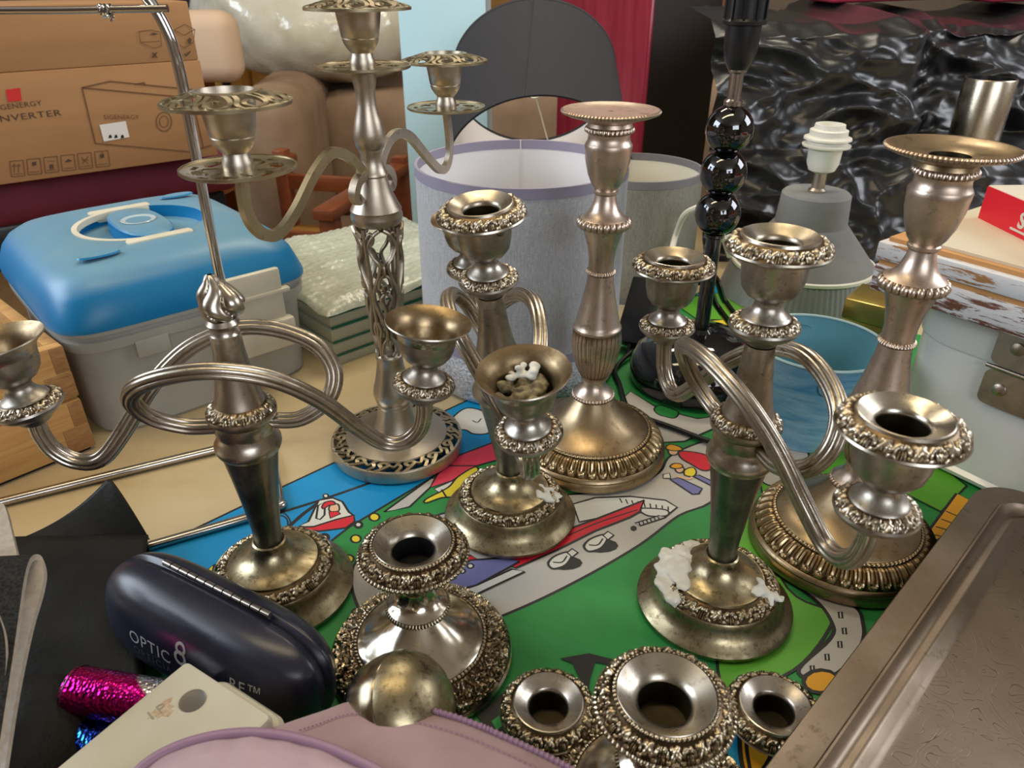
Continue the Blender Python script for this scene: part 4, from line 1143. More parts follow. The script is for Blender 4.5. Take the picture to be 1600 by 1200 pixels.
# lid with a round recess for the handle
circ = lambda r, z: [(r * math.cos(2 * PI * i / 72), r * math.sin(2 * PI * i / 72), z) for i in range(72)]
Ls = [tubl(-.002, .127), tubl(-.005, .128), tubl(-.005, .133), tubl(-.003, .144, 6), tubl(.002, .157, 6), tubl(.010, .169, 5.5), tubl(.022, .178, 5), tubl(.040, .183, 4.5)]
Ls += [circ(.074, .186), circ(.0725, .1855), circ(.0715, .171), circ(.070, .170)]
lid = obj('lid', loops(MB(), Ls, cap0=False), M['tub_blue'], tb, angle=50)
hub = loops(MB(), [sup(.030, .064, 2.6, 48, .168), sup(.029, .063, 2.6, 48, .1855), sup(.027, .060, 2.6, 48, .1875), sup(.015, .036, 2, 48, .188)])
obj('handle_bridge', hub, M['tub_blue'], lid)
obj('bridge_dimple', MB().lathe([(.020, .0), (.019, .0006), (.012, -.0010), (0, -.0016)], 36, T(0, .002, .1885)), plain('dusty_clear_plastic', (.42, .50, .54), .12), lid)
mb = MB()
ring = [(.0695 * math.cos(a), .0695 * math.sin(a), .183) for a in [R(q) for q in range(100, 262, 6)]]
mb.sweep(ring, [(.0035, .0030), (.0035, -.0030), (-.0035, -.0030), (-.0035, .0030)], up=(0, 0, 1))
obj('handle', mb, M['ivory'], lid)
for y in (-.072, .072):
    obj('handle_grip', MB().box((-.038, y - .0075, .174), (.036, y + .0075, .188), bev=.004), M['ivory'], lid)
for sx_, sy_ in ((-.072, -.095), (.075, .085)):
    obj('lid_dimple', loops(MB(), [sup(.022, .009, 2, 28, .1862, sx_, sy_), sup(.020, .008, 2, 28, .1880, sx_, sy_), sup(.016, .0055, 2, 28, .1868, sx_, sy_)], cap0=False), M['tub_blue'], lid)
cl = obj('clip', MB().box((.020, -HY - .012, .088), (.092, -HY - .002, .152), bev=.004), M['ivory'], tb)
obj('clip_lip', MB().box((.028, -HY - .020, .056), (.098, -HY - .0035, .092), bev=.004), M['ivory'], cl)
obj('clip_notch', MB().box((.012, -HY - .014, .121), (.100, -HY - .003, .127), bev=.002), M['ivory'], cl)
obj('lid_front_panel', loops(MB(), [rrect(-.02, .133, .10, .166, .012, 0), rrect(-.018, .135, .098, .164, .011, .001)], M_=Matrix.Translation((0, -HY - .0015, 0)) @ Euler((R(66), 0, 0)).to_matrix().to_4x4() @ Matrix.Translation((0, -.015, -.062))), M['tub_blue'], lid) if False else None
obj('side_tab', MB().box((-.075, -HY - .003, .088), (-.040, -HY + .002, .108), bev=.002), M['tub_body'], tb)

# ------------------------------------------------------------------ pine crate with finger joints
M['pine'] = wood('pine', (.62, .36, .13), (.45, .22, .07), 5, (1.2, 9, 26), .5, .8)
M['pine_end'] = wood('pine_end_grain', (.42, .22, .08), (.26, .12, .04), 14, (6, 1.2, 30), .6, .5)
uc = Vector((.067, .075, 0)).normalized()
cr_ = thing('pine_crate', 'pine crate with finger joints at the far left', 'crate', (-.447, .655, .004), (0, 0, math.atan2(uc.y, uc.x)))
# local x runs right along the front; crate occupies x in [-.20,0], y in [0,.26]
CW, CD, TH = .20, .26, .013
for z0, z1 in ((.0, .0585), (.0615, .1200)):
    obj('front_plank', MB().box((-CW, 0, z0), (-.0, TH, z1), bev=.0012), M['pine'], cr_)
    obj('side_plank', MB().box((-TH, TH + .0002, z0), (0, CD, z1), bev=.0012), M['pine'], cr_)
    obj('side_plank', MB().box((-CW, TH + .0002, z0), (-CW + TH, CD, z1), bev=.0012), M['pine'], cr_)
    obj('back_plank', MB().box((-CW + TH, CD - TH, z0), (-TH - .0002, CD - .0002, z1), bev=.0012), M['pine'], cr_)
    h = (z1 - z0) / 2
    obj('finger_joint', MB().box((-TH, -.0006, z0 + h + .0005), (.0004, TH, z1 - .001), bev=.0006), M['pine_end'], cr_)
    obj('finger_joint', MB().box((-TH - .012, -.0006, z0 + .001), (.0006, TH - .001, z0 + h - .0005), bev=.0006), M['pine_end'], cr_)
obj('divider', MB().box((-.12, TH, .01), (-.11, CD - TH, .105)), M['pine'], cr_)
obj('bottom_board', MB().box((-CW + TH, TH, .001), (-TH, CD - TH, .008)), plain('dark_felt', (.05, .025, .012), .8), cr_)
obj('shadow_line_strip', MB().box((-CW + .004, .004, -.004), (-.004, CD - .004, .0005)), M['black'], cr_)  # black strip standing in for the shadow line beneath the crate

# ------------------------------------------------------------------ glass sheets under bubble wrap
M['glass'] = plain('sheet_glass', (.55, .62, .48), .12, 0, alpha=.55)
M['glass_edge'] = plain('green_glass_edge', (.0, .11, .055), .12)
M['bubble'] = plain('bubble_wrap', (.40, .42, .33), .14, 0, (.50, .51, .41), 40, 110, .6, .003, spec=.9)
M['card_grey'] = plain('packing_card', (.36, .37, .27), .6, 0, (.42, .42, .31), 9)
g0 = Vector((-.228, .840, 0)); gd = Vector((.7277, .6859, 0))
gs = thing('glass_stack', 'stack of green edged glass sheets topped with bubble wrap', 'glass sheets', (g0.x, g0.y, 0), (0, 0, math.atan2(gd.y, gd.x)))
zz = 0
for k, (th_, gap) in enumerate(((.013, .004), (.015, .004), (.016, .005), (.012, .004))):
    obj('packing_sheet', MB().box((.0, .0, zz), (.30, .28, zz + th_), bev=.001), M['card_grey'], gs)
    zz += th_
    ps = obj('glass_pane', MB().box((.001, .001, zz), (.299, .279, zz + gap)), M['glass'], gs)
    obj('pane_edge', MB().box((.0008, -.0008, zz + gap * .2), (.299, .0006, zz + gap * .7)), M['glass_edge'], ps)
    zz += gap
random.seed(2)
def bw(u, v):
    return Vector((-.004 + .31 * u, -.003 + .29 * v, zz + .010 * (min(1, v * 12, (1 - v) * 12, u * 12, (1 - u) * 12)) ** .5 + .006 * noise.noise(Vector((u * 7, v * 7, 2))) + .0025 * (abs(math.sin(u * 75) * math.sin(v * 70)))))
obj('bubble_wrap', MB().grid(bw, 90, 84).box((.0, .0, zz), (.30, .28, zz + .002)), M['bubble'], gs, angle=180)

# ------------------------------------------------------------------ lampshades
def fabric(name, a, b_, sc_=260):
    m, nt, p = new_mat(name)
    v = coords(nt, (1, 1, 4)); n = ntex(nt, v, sc_, 4, .75)
    n2 = ntex(nt, coords(nt, (4, 4, .6)), sc_ * .6, 4, .7)
    mx = nnode(nt, 'ShaderNodeMath', operation='ADD'); nt.links.new(n, mx.inputs[0]); nt.links.new(n2, mx.inputs[1])
    mh = nnode(nt, 'ShaderNodeMath', operation='MULTIPLY'); nt.links.new(mx.outputs[0], mh.inputs[0]); mh.inputs[1].default_value = .5
    nt.links.new(ramp(nt, mh.outputs[0], [(.40, a), (.60, b_)]), p.inputs['Base Color'])
    p.inputs['Roughness'].default_value = .9; bump(nt, p, mh.outputs[0], .35, .0008); return m
M['linen'] = fabric('grey_linen', (.37, .37, .385), (.54, .54, .555))
M['linen2'] = fabric('taupe_linen', (.19, .175, .145), (.30, .275, .23))
M['shade_dk'] = fabric('charcoal_cotton', (.015, .014, .018), (.025, .024, .030), 400)
M['shade_in'] = plain('white_shade_lining', (.78, .76, .76), .7)
M['shade_in2'] = plain('cream_shade_lining', (.72, .68, .55), .7)
M['hem'] = plain('mauve_hem_tape', (.30, .27, .36), .7)
M['hem2'] = plain('grey_hem_tape', (.19, .18, .19), .7)
M['sequin'] = plain('sequinned_cloth', (.42, .43, .47), .3, 0, (.75, .77, .82), 330, 300, 1.0, .003, metal=0) if False else plain('sequinned_cloth', (.36, .37, .40), .28, .3, (.72, .74, .80), 300, 280, 1.0, .003)
M['wire'] = plain('shade_wire', (.62, .58, .48), .35, .6)
def shade(label, loc, r0, r1, h, cloth, inside, hem, rot=(0, 0, 0), hemh=.011, cat='lampshade'):
    t = thing('lampshade', label, cat, loc, rot)
    obj('cloth', MB().lathe([(r0, 0), (r1, h)], 96), M[cloth], t)
    obj('lining', MB().lathe([(r1 - .0022, h), (r0 - .0022, 0)], 96), M[inside], t)
    for r_, z in ((r0, 0), (r1, h - hemh)):
        ra = r_ + .0006
        k = (r1 - r0) / h * hemh
        obj('hem', MB().lathe([(r_ - .0026, z), (ra, z), (ra + k, z + hemh), (r_ - .0026 + k, z + hemh), (r_ - .0026, z)], 96), M[hem], t)
    obj('seam', MB().box((r0 * .0 - .0006, r1 - .0032, 0), (.0006, r1 - .0024, h)), M[inside], t) if abs(r0 - r1) < .02 else None
    return t
def spider(t, r, z, n_=3, rot0=.4, drop=.03):
    mb = MB()
    for k in range(n_):
        a = rot0 + 2 * PI * k / n_
        mb.tube([(r * math.cos(a), r * math.sin(a), z), (.018 * math.cos(a), .018 * math.sin(a), z - drop)], .0016, 6)
    mb.tube([(.018 * math.cos(a), .018 * math.sin(a), z - drop) for a in [2 * PI * i / 20 for i in range(20)]], .0018, 6, closed=True)
    obj('wire_spider', mb, M['wire'], t, kind='stuff')
sq = thing('sequinned_drum', 'silver sequinned drum under the grey lampshade', 'lampshade', (.011, .850, .003))
obj('sequin_cloth', MB().lathe([(.118, 0), (.1205, .004), (.119, .054), (.117, .056), (.050, .056), (0, .056)], 96), M['sequin'], sq, angle=60)
s1 = shade('large pale grey linen drum shade behind the middle candelabra', (.011, .850, .0592), .1215, .1205, .200, 'linen', 'shade_in', 'hem')
spider(s1, .119, .055, drop=-.02)
shade('smaller taupe drum shade right of the pale grey one', (.194, 1.136, 0), .097, .095, .187, 'linen2', 'shade_in2', 'hem2')
shade_r1, shade_r2, shade_h = .154, .150, .25
sd = shade('charcoal drum lampshade tipped on its side behind the grey drum shade', (.044, 1.240, .152), shade_r1, shade_r2, shade_h, 'shade_dk', 'shade_in', 'shade_dk', rot=(R(-60), 0, R(1)), hemh=.006)
obj('cloth_seam', MB().tube([(-.028, -.1518, 0), (-.006, -.1503, shade_h)], .0008, 5), M['black'], sd)
spider(sd, shade_r2 - .001, shade_h - .01, drop=.03, rot0=-.75)

# ------------------------------------------------------------------ boards and cabinet behind
M['ltblue'] = plain('pale_blue_paint', (.52, .78, .86), .5, 0, (.55, .80, .88), 4)
bb = thing('blue_board', 'tall pale blue painted board standing behind the lampshades', 'board', (-.134, 1.60, FLOOR))
obj('board_face', MB().box((-.086, -.008, 0), (.083, .008, 1.50), bev=.0015), M['ltblue'], bb)
obj('board_edge', MB().box((.083, -.006, 0), (.093, .010, 1.50)), plain('grey_board_edge', (.33, .35, .33), .6), bb)
M['cherry'] = wood('cherry_wood', (.24, .012, .030), (.34, .03, .055), 4, (14, 14, 1), .22, 1.0)
M['ebony'] = plain('dark_brown_panel', (.017, .012, .010), .5)
cb = thing('cherry_cabinet', 'glossy cherry red cabinet with black side panel', 'cabinet', (.275, 1.62, FLOOR))
k0 = Vector((0, 0)); kl = Vector((-.175, .105)); kr = Vector((.175, .15))
def quadprism(mb, a, b_, thick, z0, z1):
    d = Vector((b_.x - a.x, b_.y - a.y)).normalized(); nn = Vector((-d.y, d.x)) * thick
    if nn.y < 0: nn = -nn
    mb.prism([(a.x, a.y), (b_.x, b_.y), (b_.x + nn.x, b_.y + nn.y), (a.x + nn.x, a.y + nn.y)], z0, z1); return mb
obj('cherry_panel', quadprism(MB(), kl, k0, .02, 0, 1.52), M['cherry'], cb, smooth=False)
obj('black_panel', quadprism(MB(), Vector((.004, .002)), kr, .02, 0, 1.515), M['ebony'], cb, smooth=False)
obj('corner_strip', MB().box((-.004, -.004, 0), (.004, .006, 1.52), bev=.001), M['cherry'], cb)
obj('cabinet_top', MB().prism([(kl.x, kl.y), (0, 0), (kr.x, kr.y), (kr.x + kl.x, kr.y + kl.y)], 1.52, 1.535), M['ebony'], cb, smooth=False)

# ------------------------------------------------------------------ black plastic sheeting
M['poly'] = plain('black_polythene', (.011, .011, .012), .33, spec=.65, bscale=40, bstr=.25, bdist=.003)
def ridged(p): return 1 - abs(noise.noise(p))
def drape(u, v):
    x = .335 + 1.07 * u
    sh = max(0, min(1, (x - .66) / .10)); sh = sh * sh * (3 - 2 * sh)
    key = [(1.225, 0), (1.25, .10), (1.275, .168), (1.285 + .15 * sh, .178), (1.31 + .15 * sh, .27), (1.335 + .15 * sh, .345), (1.40 + .12 * sh, .362), (1.52 + .06 * sh, .368), (1.56 + .30 * max(0, min(1, (x - .50) / .12)), .372)]
    t = v * (len(key) - 1); i = min(len(key) - 2, int(t)); f = t - i
    y = key[i][0] + (key[i + 1][0] - key[i][0]) * f; z = key[i][1] + (key[i + 1][1] - key[i][1]) * f
    q = Vector((x * 6, z * 9 + y * 3, 1))
    wv = Vector((noise.noise(q * .6), noise.noise(q * .6 + Vector((9, 0, 0))), 0)) * .45
    a = ridged(Vector((x * 4 + z * 5, z * 9 - x * 3, .3)) + wv * .6)
    b2 = ridged(Vector((x * 9 - z * 8, z * 17 + x * 6, 4)) + wv * .8)
    c2 = ridged(Vector((x * 21 + z * 16, z * 34 - x * 11, 7)) + wv)
    d = .062 * a + .034 * b2 + .011 * c2 - .062
    if i >= 5: return Vector((x, y - d * .4, z + d * .55 - .004))
    return Vector((x, y - d * 1.0 + .012, max(.0, z + d * .25)))
dr = obj('plastic_sheeting', MB().grid(drape, 260, 190), M['poly'], angle=180)
tag(dr, 'crumpled black plastic sheeting draped over a stack at the back right', 'plastic sheet')
M['coral'] = plain('coral_packaging', (.80, .07, .14), .4)
for (x0, x1, lab) in ((1296, 1470, 'coral pink packet on the black sheeting, nearer the middle'), (1543, 1640, 'coral pink packet on the black sheeting at the right edge')):
    a = spoty(x0, 20, 1.62); b_ = spoty(x1, 12, 1.62)
    t = thing('packet', lab, 'packet', ((a.x + b_.x) / 2, 1.70, .392), (0, R(-2), 0), 'coral packets on the sheeting')
    hw = (b_.x - a.x) / 2
    obj('wrapper', MB().box((-hw, -.08, 0), (hw, .08, .07), bev=.012, seg=3), M['coral'], t)
    obj('fold', MB().box((-hw * .9, -.084, .012), (hw * .9, -.078, .02), bev=.002), M['poly'], t)

# brushed steel cylinder on the shelf of the sheeting
p = spoty(1512, 246, 1.36)
t = thing('steel_cylinder', 'brushed steel cylinder standing behind the right tall candlestick', 'canister', (p.x, 1.36, .182))
hC = spoty(1556, 122, 1.36).z - .182
obj('tube', MB().lathe([(0, 0), (.040, 0), (.0415, .002), (.0415, hC - .002), (.0405, hC), (.038, hC)], 56), M['steel'], t, angle=30)
obj('top_lining', MB().lathe([(.038, hC), (.037, hC - .02), (0, hC - .02)], 40), M['black'], t)

# ------------------------------------------------------------------ black lamp with three chrome balls
LB = (.227, .80)
bl = thing('ball_lamp', 'black chrome table lamp stem with three balls, no shade', 'lamp', (LB[0], LB[1], REST))
obj('lamp_base', MB().lathe([(.074, 0), (.079, .003), (.081, .014), (.079, .030), (.072, .046), (.056, .058), (.030, .065), (.012, .067), (.008, .072)], 72), M['black_gloss'], bl)
zb = [.2110, .2555, .3000]
obj('pole', MB().lathe([(.0085, .065), (.0085, zb[0] - .028), (.011, zb[0] - .026), (.011, zb[0] - .023), (.006, zb[0] - .022)], 24), M['black_chrome'], bl)
for z in zb: obj('chrome_ball', MB().sphere((0, 0, z), .0248, u=40, v=24), M['black_chrome'], bl)
obj('neck', MB().lathe([(.005, zb[0]), (.005, zb[2] + .02), (.0095, zb[2] + .024), (.0095, zb[2] + .028), (.0068, zb[2] + .030), (.0068, zb[2] + .054), (.0095, zb[2] + .056), (.0095, zb[2] + .060)], 24), M['chrome_dull'], bl)
z = zb[2] + .058
so = obj('socket', MB().lathe([(.010, z), (.0145, z + .008), (.0168, z + .022), (.0172, z + .040)], 36), M['black'], bl)
obj('socket_ring', MB().lathe([(.0168, z + .040), (.0212, z + .041), (.0215, z + .044), (.0195, z + .046), (.0195, z + .064), (.0222, z + .066), (.0222, z + .068), (.0168, z + .070), (.0160, z + .105), (.010, z + .106)], 36), M['black'], so)
for k in range(10):
    a = 2 * PI * k / 10
    obj('grip_rib', MB().box((.0190, -.0012, z + .046), (.0212, .0012, z + .065), Matrix.Rotation(a, 4, 'Z')), M['black'], so)
# plug-in power supply and leads
pa = spot(985, 555, .0)
ad = thing('power_adaptor', 'black power adaptor leaning by the round lamp base', 'power adaptor', (.172, .905, .048), (R(52), R(-8), R(-38)))
obj('case', MB().box((-.020, -.046, -.013), (.020, .046, .013), bev=.003), M['black'], ad)
obj('cable_boot', MB().lathe([(.005, 0), (.0035, .016), (0, .016)], 12, T(0, -.046, 0, R(90))), M['black'], ad)
cz = .0062
cp = [(.164, .872, .012), spot(962, 575, .006), spot(968, 600, .006), spot(980, 636, .006), spot(1000, 650, .006), spot(1050, 668, .006), spot(1110, 690, .006), spot(1150, 699, .006)]
tag(obj('lamp_cable', MB().tube(cr(cp, 8), .0030, 8), M['black']), 'black lamp cable lying on the mat from the power adaptor', 'cable')
cp = [(.205, .93, .05), spoty(1098, 440, .90), spoty(1120, 478, .905), spoty(1150, 515, .91), spoty(1172, 520, .92)]
tag(obj('looped_cable', MB().tube(cr(cp, 8), .0042, 8).tube(cr([(p[0] + .012, p[1] + .01, p[2] + .004) for p in cp], 8), .0042, 8), M['black_gloss'], kind=None), 'black cable looped between the ball lamp and the concrete lamp', 'cable')
cp = [spot(1048, 400, .10), spoty(1055, 370, 1.02), spoty(1068, 338, 1.0), spoty(1085, 326, .99), spoty(1100, 325, .99), spoty(1120, 345, 1.0), spoty(1140, 400, 1.02)]
tag(obj('white_cable', MB().tube(cr(cp, 8), .0042, 8), plain('white_cable_pvc', (.72, .68, .58), .45)), 'white cable arching in front of the taupe drum shade', 'cable')

# ------------------------------------------------------------------ concrete lamp with white socket
CL = (.452, 1.09)
M['concrete'] = plain('grey_concrete', (.17, .17, .165), .8, 0, (.22, .22, .21), 14, 120, .3, .001)
M['ribbed'] = plain('ribbed_grey_glaze', (.22, .225, .235), .5, 0, (.27, .275, .28), 10)
M['white_pl'] = plain('white_socket_plastic', (.72, .69, .60), .4)
cl_ = thing('concrete_lamp', 'grey concrete cone lamp base with white bulb socket', 'lamp', (CL[0], CL[1], .003))
obj('cap', MB().lathe([(.0, .158), (.046, .158), (.049, .155), (.0515, .118), (.0525, .112)], 56), M['concrete'], cl_)
mb = MB()
def rib(u, v):
    a = 2 * PI * u; pr = [(.0525, .112), (.075, .085), (.100, .055), (.104, .050)]
    t = v * 3; i = min(2, int(t)); f = t - i
    r = pr[i][0] + (pr[i + 1][0] - pr[i][0]) * f; z = pr[i][1] + (pr[i + 1][1] - pr[i][1]) * f
    return Vector((r * math.cos(a), r * math.sin(a), z))
obj('cone', mb.grid(rib, 72, 13, cu=True, flip=True), M['concrete'], cl_, angle=180)
obj('white_ring', MB().lathe([(.103, .052), (.107, .051), (.1075, .047), (.104, .045)], 72), M['white_pl'], cl_)
def rib2(u, v):
    a = 2 * PI * u; r = .105 + .014 * v + .0012 * abs(math.sin(a * 45)); return Vector((r * math.cos(a), r * math.sin(a), .047 * (1 - v)))
obj('ribbed_skirt', MB().grid(rib2, 360, 8, cu=True, flip=True), M['ribbed'], cl_, angle=180)
obj('brass_stem', MB().lathe([(.013, .158), (.013, .161), (.0095, .164), (.0095, .186), (.012, .188)], 24), M['nickel'], cl_)
so = obj('socket', MB().lathe([(.010, .186), (.0185, .190), (.0225, .200), (.0235, .222), (.0245, .224)], 36), M['white_pl'], cl_)
obj('socket_rings', MB().lathe([(.0245, .222), (.0330, .2235), (.0335, .226), (.0275, .228), (.0275, .232), (.0330, .2335), (.0325, .236), (.0262, .2385), (.0262, .246), (.0215, .248), (.0205, .254), (.0175, .254), (.0170, .240), (0, .240)], 40), M['white_pl'], so)

# ------------------------------------------------------------------ blue bucket
bk = thing('tin_bucket', 'small blue whitewashed tin bucket with wire handle', 'bucket', (.320, .690, REST))
m, nt, b = new_mat('whitewashed_blue_tin')
v = coords(nt, (5, 5, 42)); n = ntex(nt, v, 2.2, 5, .6, 1.0)
n2 = ntex(nt, coords(nt), 14, 4)
nt.links.new(mixc(nt, ramp(nt, n2, [(.42, 0.0), (.70, .8)]), ramp(nt, n, [(.36, (.07, .28, .48)), (.62, (.28, .50, .64))]), (.42, .55, .62)), b.inputs['Base Color']); b.inputs['Roughness'].default_value = .5
M['tin'] = m
M['tin_in'] = plain('blue_tin_inside', (.10, .29, .38), .42, 0, (.13, .33, .42), 12)
obj('wall', MB().lathe([(0, .003), (.0455, .003), (.048, .0), (.0485, .003), (.0675, .107)], 72), M['tin'], bk, angle=50)
obj('inside', MB().lathe([(.0668, .107), (.0475, .005), (0, .0045)], 72), M['tin_in'], bk, angle=50)
obj('rolled_rim', MB().lathe([(.0668, .1065), (.0685, .1062), (.0694, .1078), (.0685, .1092), (.0668, .109), (.0660, .1078), (.0668, .1065)], 72), plain('pale_blue_rim', (.36, .52, .55), .4), bk)
ea = R(-98)
for a in (ea, ea + PI):
    obj('ear', MB().lathe([(0, .004), (.006, .0035), (.009, .0), (.010, -.001)], 24, T(.0655 * math.cos(a), .0655 * math.sin(a), .088, 0, R(82), a)), M['tin'], bk)
mb = MB()
hp = []
for k in range(25):
    f = k / 24; a = ea + PI * f
    hp.append((.0700 * math.cos(a), .0700 * math.sin(a), .088 - .052 * math.sin(PI * f)))
hp = [(.0735 * math.cos(ea + PI * k / 24), .0735 * math.sin(ea + PI * k / 24), .089 - .045 * math.sin(PI * k / 24)) for k in range(25)]
obj('wire_handle', MB().tube(hp, .0011, 6), M['chrome_dull'], bk)

# ------------------------------------------------------------------ white tin, distressed board, red box
M['enamel'] = plain('white_enamel', (.85, .82, .77), .25, 0, (.80, .76, .69), 6, coat=.3)
tdir = Vector((.583, -.812, 0)); tn = Vector((.812, .583, 0))
A = Vector((.399, .663, 0))
tin = thing('white_tin', 'white enamel bread tin with steel clasp at the right', 'tin', (A.x, A.y, .003), (0, 0, math.atan2(tdir.y, tdir.x)))
# local x along the front face (towards the camera), local y away from the viewer
def tin_l(d, z): return rrect(-.012 + d, .0 + d, .36 - d, .23 - d, .05 - d * .5, z)
mb = loops(MB(), [tin_l(.004, 0), tin_l(.001, .002), tin_l(.0, .006), tin_l(.004, .010), tin_l(.003, .128)], cap1=False)
obj('tin_body', mb, M['enamel'], tin)
obj('tin_lid', loops(MB(), [tin_l(.005, .1275), tin_l(.0015, .1285), tin_l(.0005, .131), tin_l(.0015, .168), tin_l(.006, .172)]), M['enamel'], tin)
M['clasp'] = metal('clasp_steel', (.50, .47, .44), (.36, .32, .28), rough=(.3, .42), specks=.8)
cx = .106
ch = obj('clasp', loops(MB(), [rrect(cx - .032, .131, cx + .036, .168, .007, 0), rrect(cx - .032, .131, cx + .036, .168, .007, .0028)], T(0, .0, 0, R(90))), M['clasp'], tin)
obj('clasp_lower', loops(MB(), [rrect(cx - .032, .090, cx + .036, .125, .007, 0), rrect(cx - .032, .090, cx + .036, .125, .007, .0028)], T(0, .0, 0, R(90))), M['clasp'], ch)
obj('hinge_pin', MB().tube([(cx - .033, -.003, .1278), (cx + .037, -.003, .1278)], .0022, 10), M['chrome_dull'], ch)
for sx_, sz in ((cx - .013, .151), (cx - .016, .108)):
    obj('screw_head', MB().lathe([(.0062, 0), (.0058, .0016), (.003, .0030), (0, .0034)], 20, T(sx_, -.003, sz, R(90))), M['nickel'], ch)
def distress(name, under):
    m, nt, p = new_mat(name)
    v = coords(nt, (3, 16, 22)); n = ntex(nt, v, 7, 8, .72, .5)
    wd = ramp(nt, ntex(nt, coords(nt, (2, 18, 60)), 6, 5, .6), [(.3, under), (.7, tuple(c * .55 for c in under))])
    col = mixc(nt, ramp(nt, n, [(.50, 1.0), (.55, 0.0)]), wd, (.68, .68, .70)) if False else mixc(nt, ramp(nt, n, [(.52, 0.0), (.565, 1.0)]), (.66, .66, .68), wd)
    nt.links.new(col, p.inputs['Base Color']); p.inputs['Roughness'].default_value = .6; bump(nt, p, n, .3, .001); return m
M['dist'] = distress('peeling_white_paint', (.42, .20, .07))
M['dist2'] = distress('peeling_white_paint_dark', (.20, .075, .04))
M['bare'] = wood('bare_orange_wood', (.62, .32, .11), (.48, .23, .08), 4, (3, 16, 30), .55)
M['cream_bd'] = plain('cream_card', (.66, .60, .46), .6, 0, (.62, .54, .40), 8)
bd = thing('distressed_board', 'thick board with peeling white paint on top of the white tin', 'board', (.360, .683, .1755), (0, 0, math.atan2(tdir.y, tdir.x)))
obj('lower_plank', MB().box((0, -.012, 0), (.40, .250, .0260), bev=.002), M['dist2'], bd)
obj('bare_groove', MB().box((.002, -.009, .0260), (.40, .248, .0310)), M['bare'], bd)
obj('upper_plank', MB().box((-.002, -.012, .0310), (.40, .250, .0480), bev=.002), M['dist'], bd)
obj('bare_edge', MB().box((.004, -.004, .0480), (.40, .246, .0520)), M['bare'], bd)
obj('cream_top', MB().prism([(.028, .004), (.40, .004), (.40, .235), (.01, .235), (.006, .05)], .0520, .0545), M['cream_bd'], bd, smooth=False)
M['red_box'] = plain('red_carton', (.72, .012, .03), .4)
M['carton'] = plain('cream_carton', (.66, .60, .50), .6)
q = spot(1528, 342, .2285)
e2 = spot(1600, 378, .2285)
rd_ = math.atan2((e2 - q).y, (e2 - q).x)
rb = thing('red_carton', 'red carton with white lettering on the distressed board', 'carton', (q.x, q.y, .2287), (0, 0, rd_))
obj('carton_body', MB().box((0, 0, 0), (.16, .12, .034), bev=.001), M['carton'], rb)
obj('red_front', MB().box((.001, -.0012, .0008), (.16, .0, .0332)), M['red_box'], rb)
mb = MB().text('Su', .020, T(.058, -.0014, .010, R(90)), bold=.0006)
obj('lettering', mb.box((.050, -.0016, .0055), (.16, -.0011, .0075)), M['p_white'], rb, smooth=False, kind='stuff')
gi = thing('brass_tin', 'small brass coloured tin behind the right candlestick', 'tin', (.432, .80, 0), (0, 0, R(-40)))
obj('tin_body', MB().box((-.03, -.03, 0), (.03, .03, .09), bev=.002), plain('yellow_brass', (.55, .42, .10), .3, .8), gi)
obj('tin_lid', MB().box((-.031, -.031, .09), (.031, .031, .115), bev=.002), plain('yellow_brass_lid', (.62, .48, .14), .25, .8), gi)

# ------------------------------------------------------------------ cardboard box on a burgundy chair
M['kraft'] = plain('brown_cardboard', (.33, .17, .07), .75, 0, (.37, .195, .083), 5, 90, .08, .0008, stretch=(1, 1, 8))
M['kraft_ink'] = plain('brown_print', (.15, .07, .028), .75)
M['kraft_blk'] = plain('dark_print', (.075, .04, .025), .75)
BO = Vector((-.585, 1.50, .125)); brz = R(38.3)
cbx = thing('cardboard_box', 'large brown cardboard carton printed with inverter drawings', 'cardboard box', tuple(BO), (0, 0, brz))
BH = .272
obj('lower_panel', MB().box((-.95, 0, 0), (0, .24, BH * .64), bev=.002), M['kraft'], cbx)
obj('upper_panel', MB().box((-.95, .0025, BH * .64 + .0006), (-.0015, .238, BH), bev=.002), M['kraft'], cbx)
Mi = PM[cbx.name].inverted()
def face(px, py):
    o = Mi @ Vector((0, 0, CAM_H)); d = Mi.to_3x3() @ _ray(px, py)
    t = -o.y / d.y; p = o + d * t; return p.x, p.z
ink = MB(); blk = MB(); redm = MB(); whm = MB()
def fline(pts, w=.0012, mb=None):
    mb = ink if mb is None else mb
    P = [face(*p) for p in pts]
    for (x0, z0), (x1, z1) in zip(P, P[1:]):
        d = Vector((x1 - x0, z1 - z0)); 
        if d.length < 1e-6: continue
        nn = Vector((-d.y, d.x)).normalized() * w
        mb.add([(x0 + nn.x, -.0012, z0 + nn.y), (x0 - nn.x, -.0012, z0 - nn.y), (x1 - nn.x, -.0012, z1 - nn.y), (x1 + nn.x, -.0012, z1 + nn.y)], [(0, 1, 2, 3)])
def fpoly(pts, mb):
    P = [face(*p) for p in pts]; mb.add([(x, -.0014, z) for x, z in P], [tuple(range(len(P)))])
def ftext(body, p0, p1, hpx, mb, shear=0):
    x0, z0 = face(*p0); x1, z1 = face(*p1)
    tmp = MB().text(body, 1.0, Matrix.Identity(4), depth=0, spacing=1.08, shear=shear)
    wd = max(v[0] for v in tmp.v) - min(v[0] for v in tmp.v); mx = min(v[0] for v in tmp.v); hh = max(v[1] for v in tmp.v)
    xa, za = face(p0[0], p0[1] - hpx)
    sz = (za - z0) / hh
    mb.add([(x0 + (v[0] - mx) / wd * (x1 - x0), -.0014, z0 + (v[0] - mx) / wd * (z1 - z0) + v[1] * sz) for v in tmp.v], tmp.f)
fpoly([(9, 140), (31, 137), (34, 157), (12, 159)], redm)
ftext('SIGENERGY', (-10, 173), (66, 164), 8, blk)
ftext('INVERTER', (-5, 191), (97, 180), 10, blk)
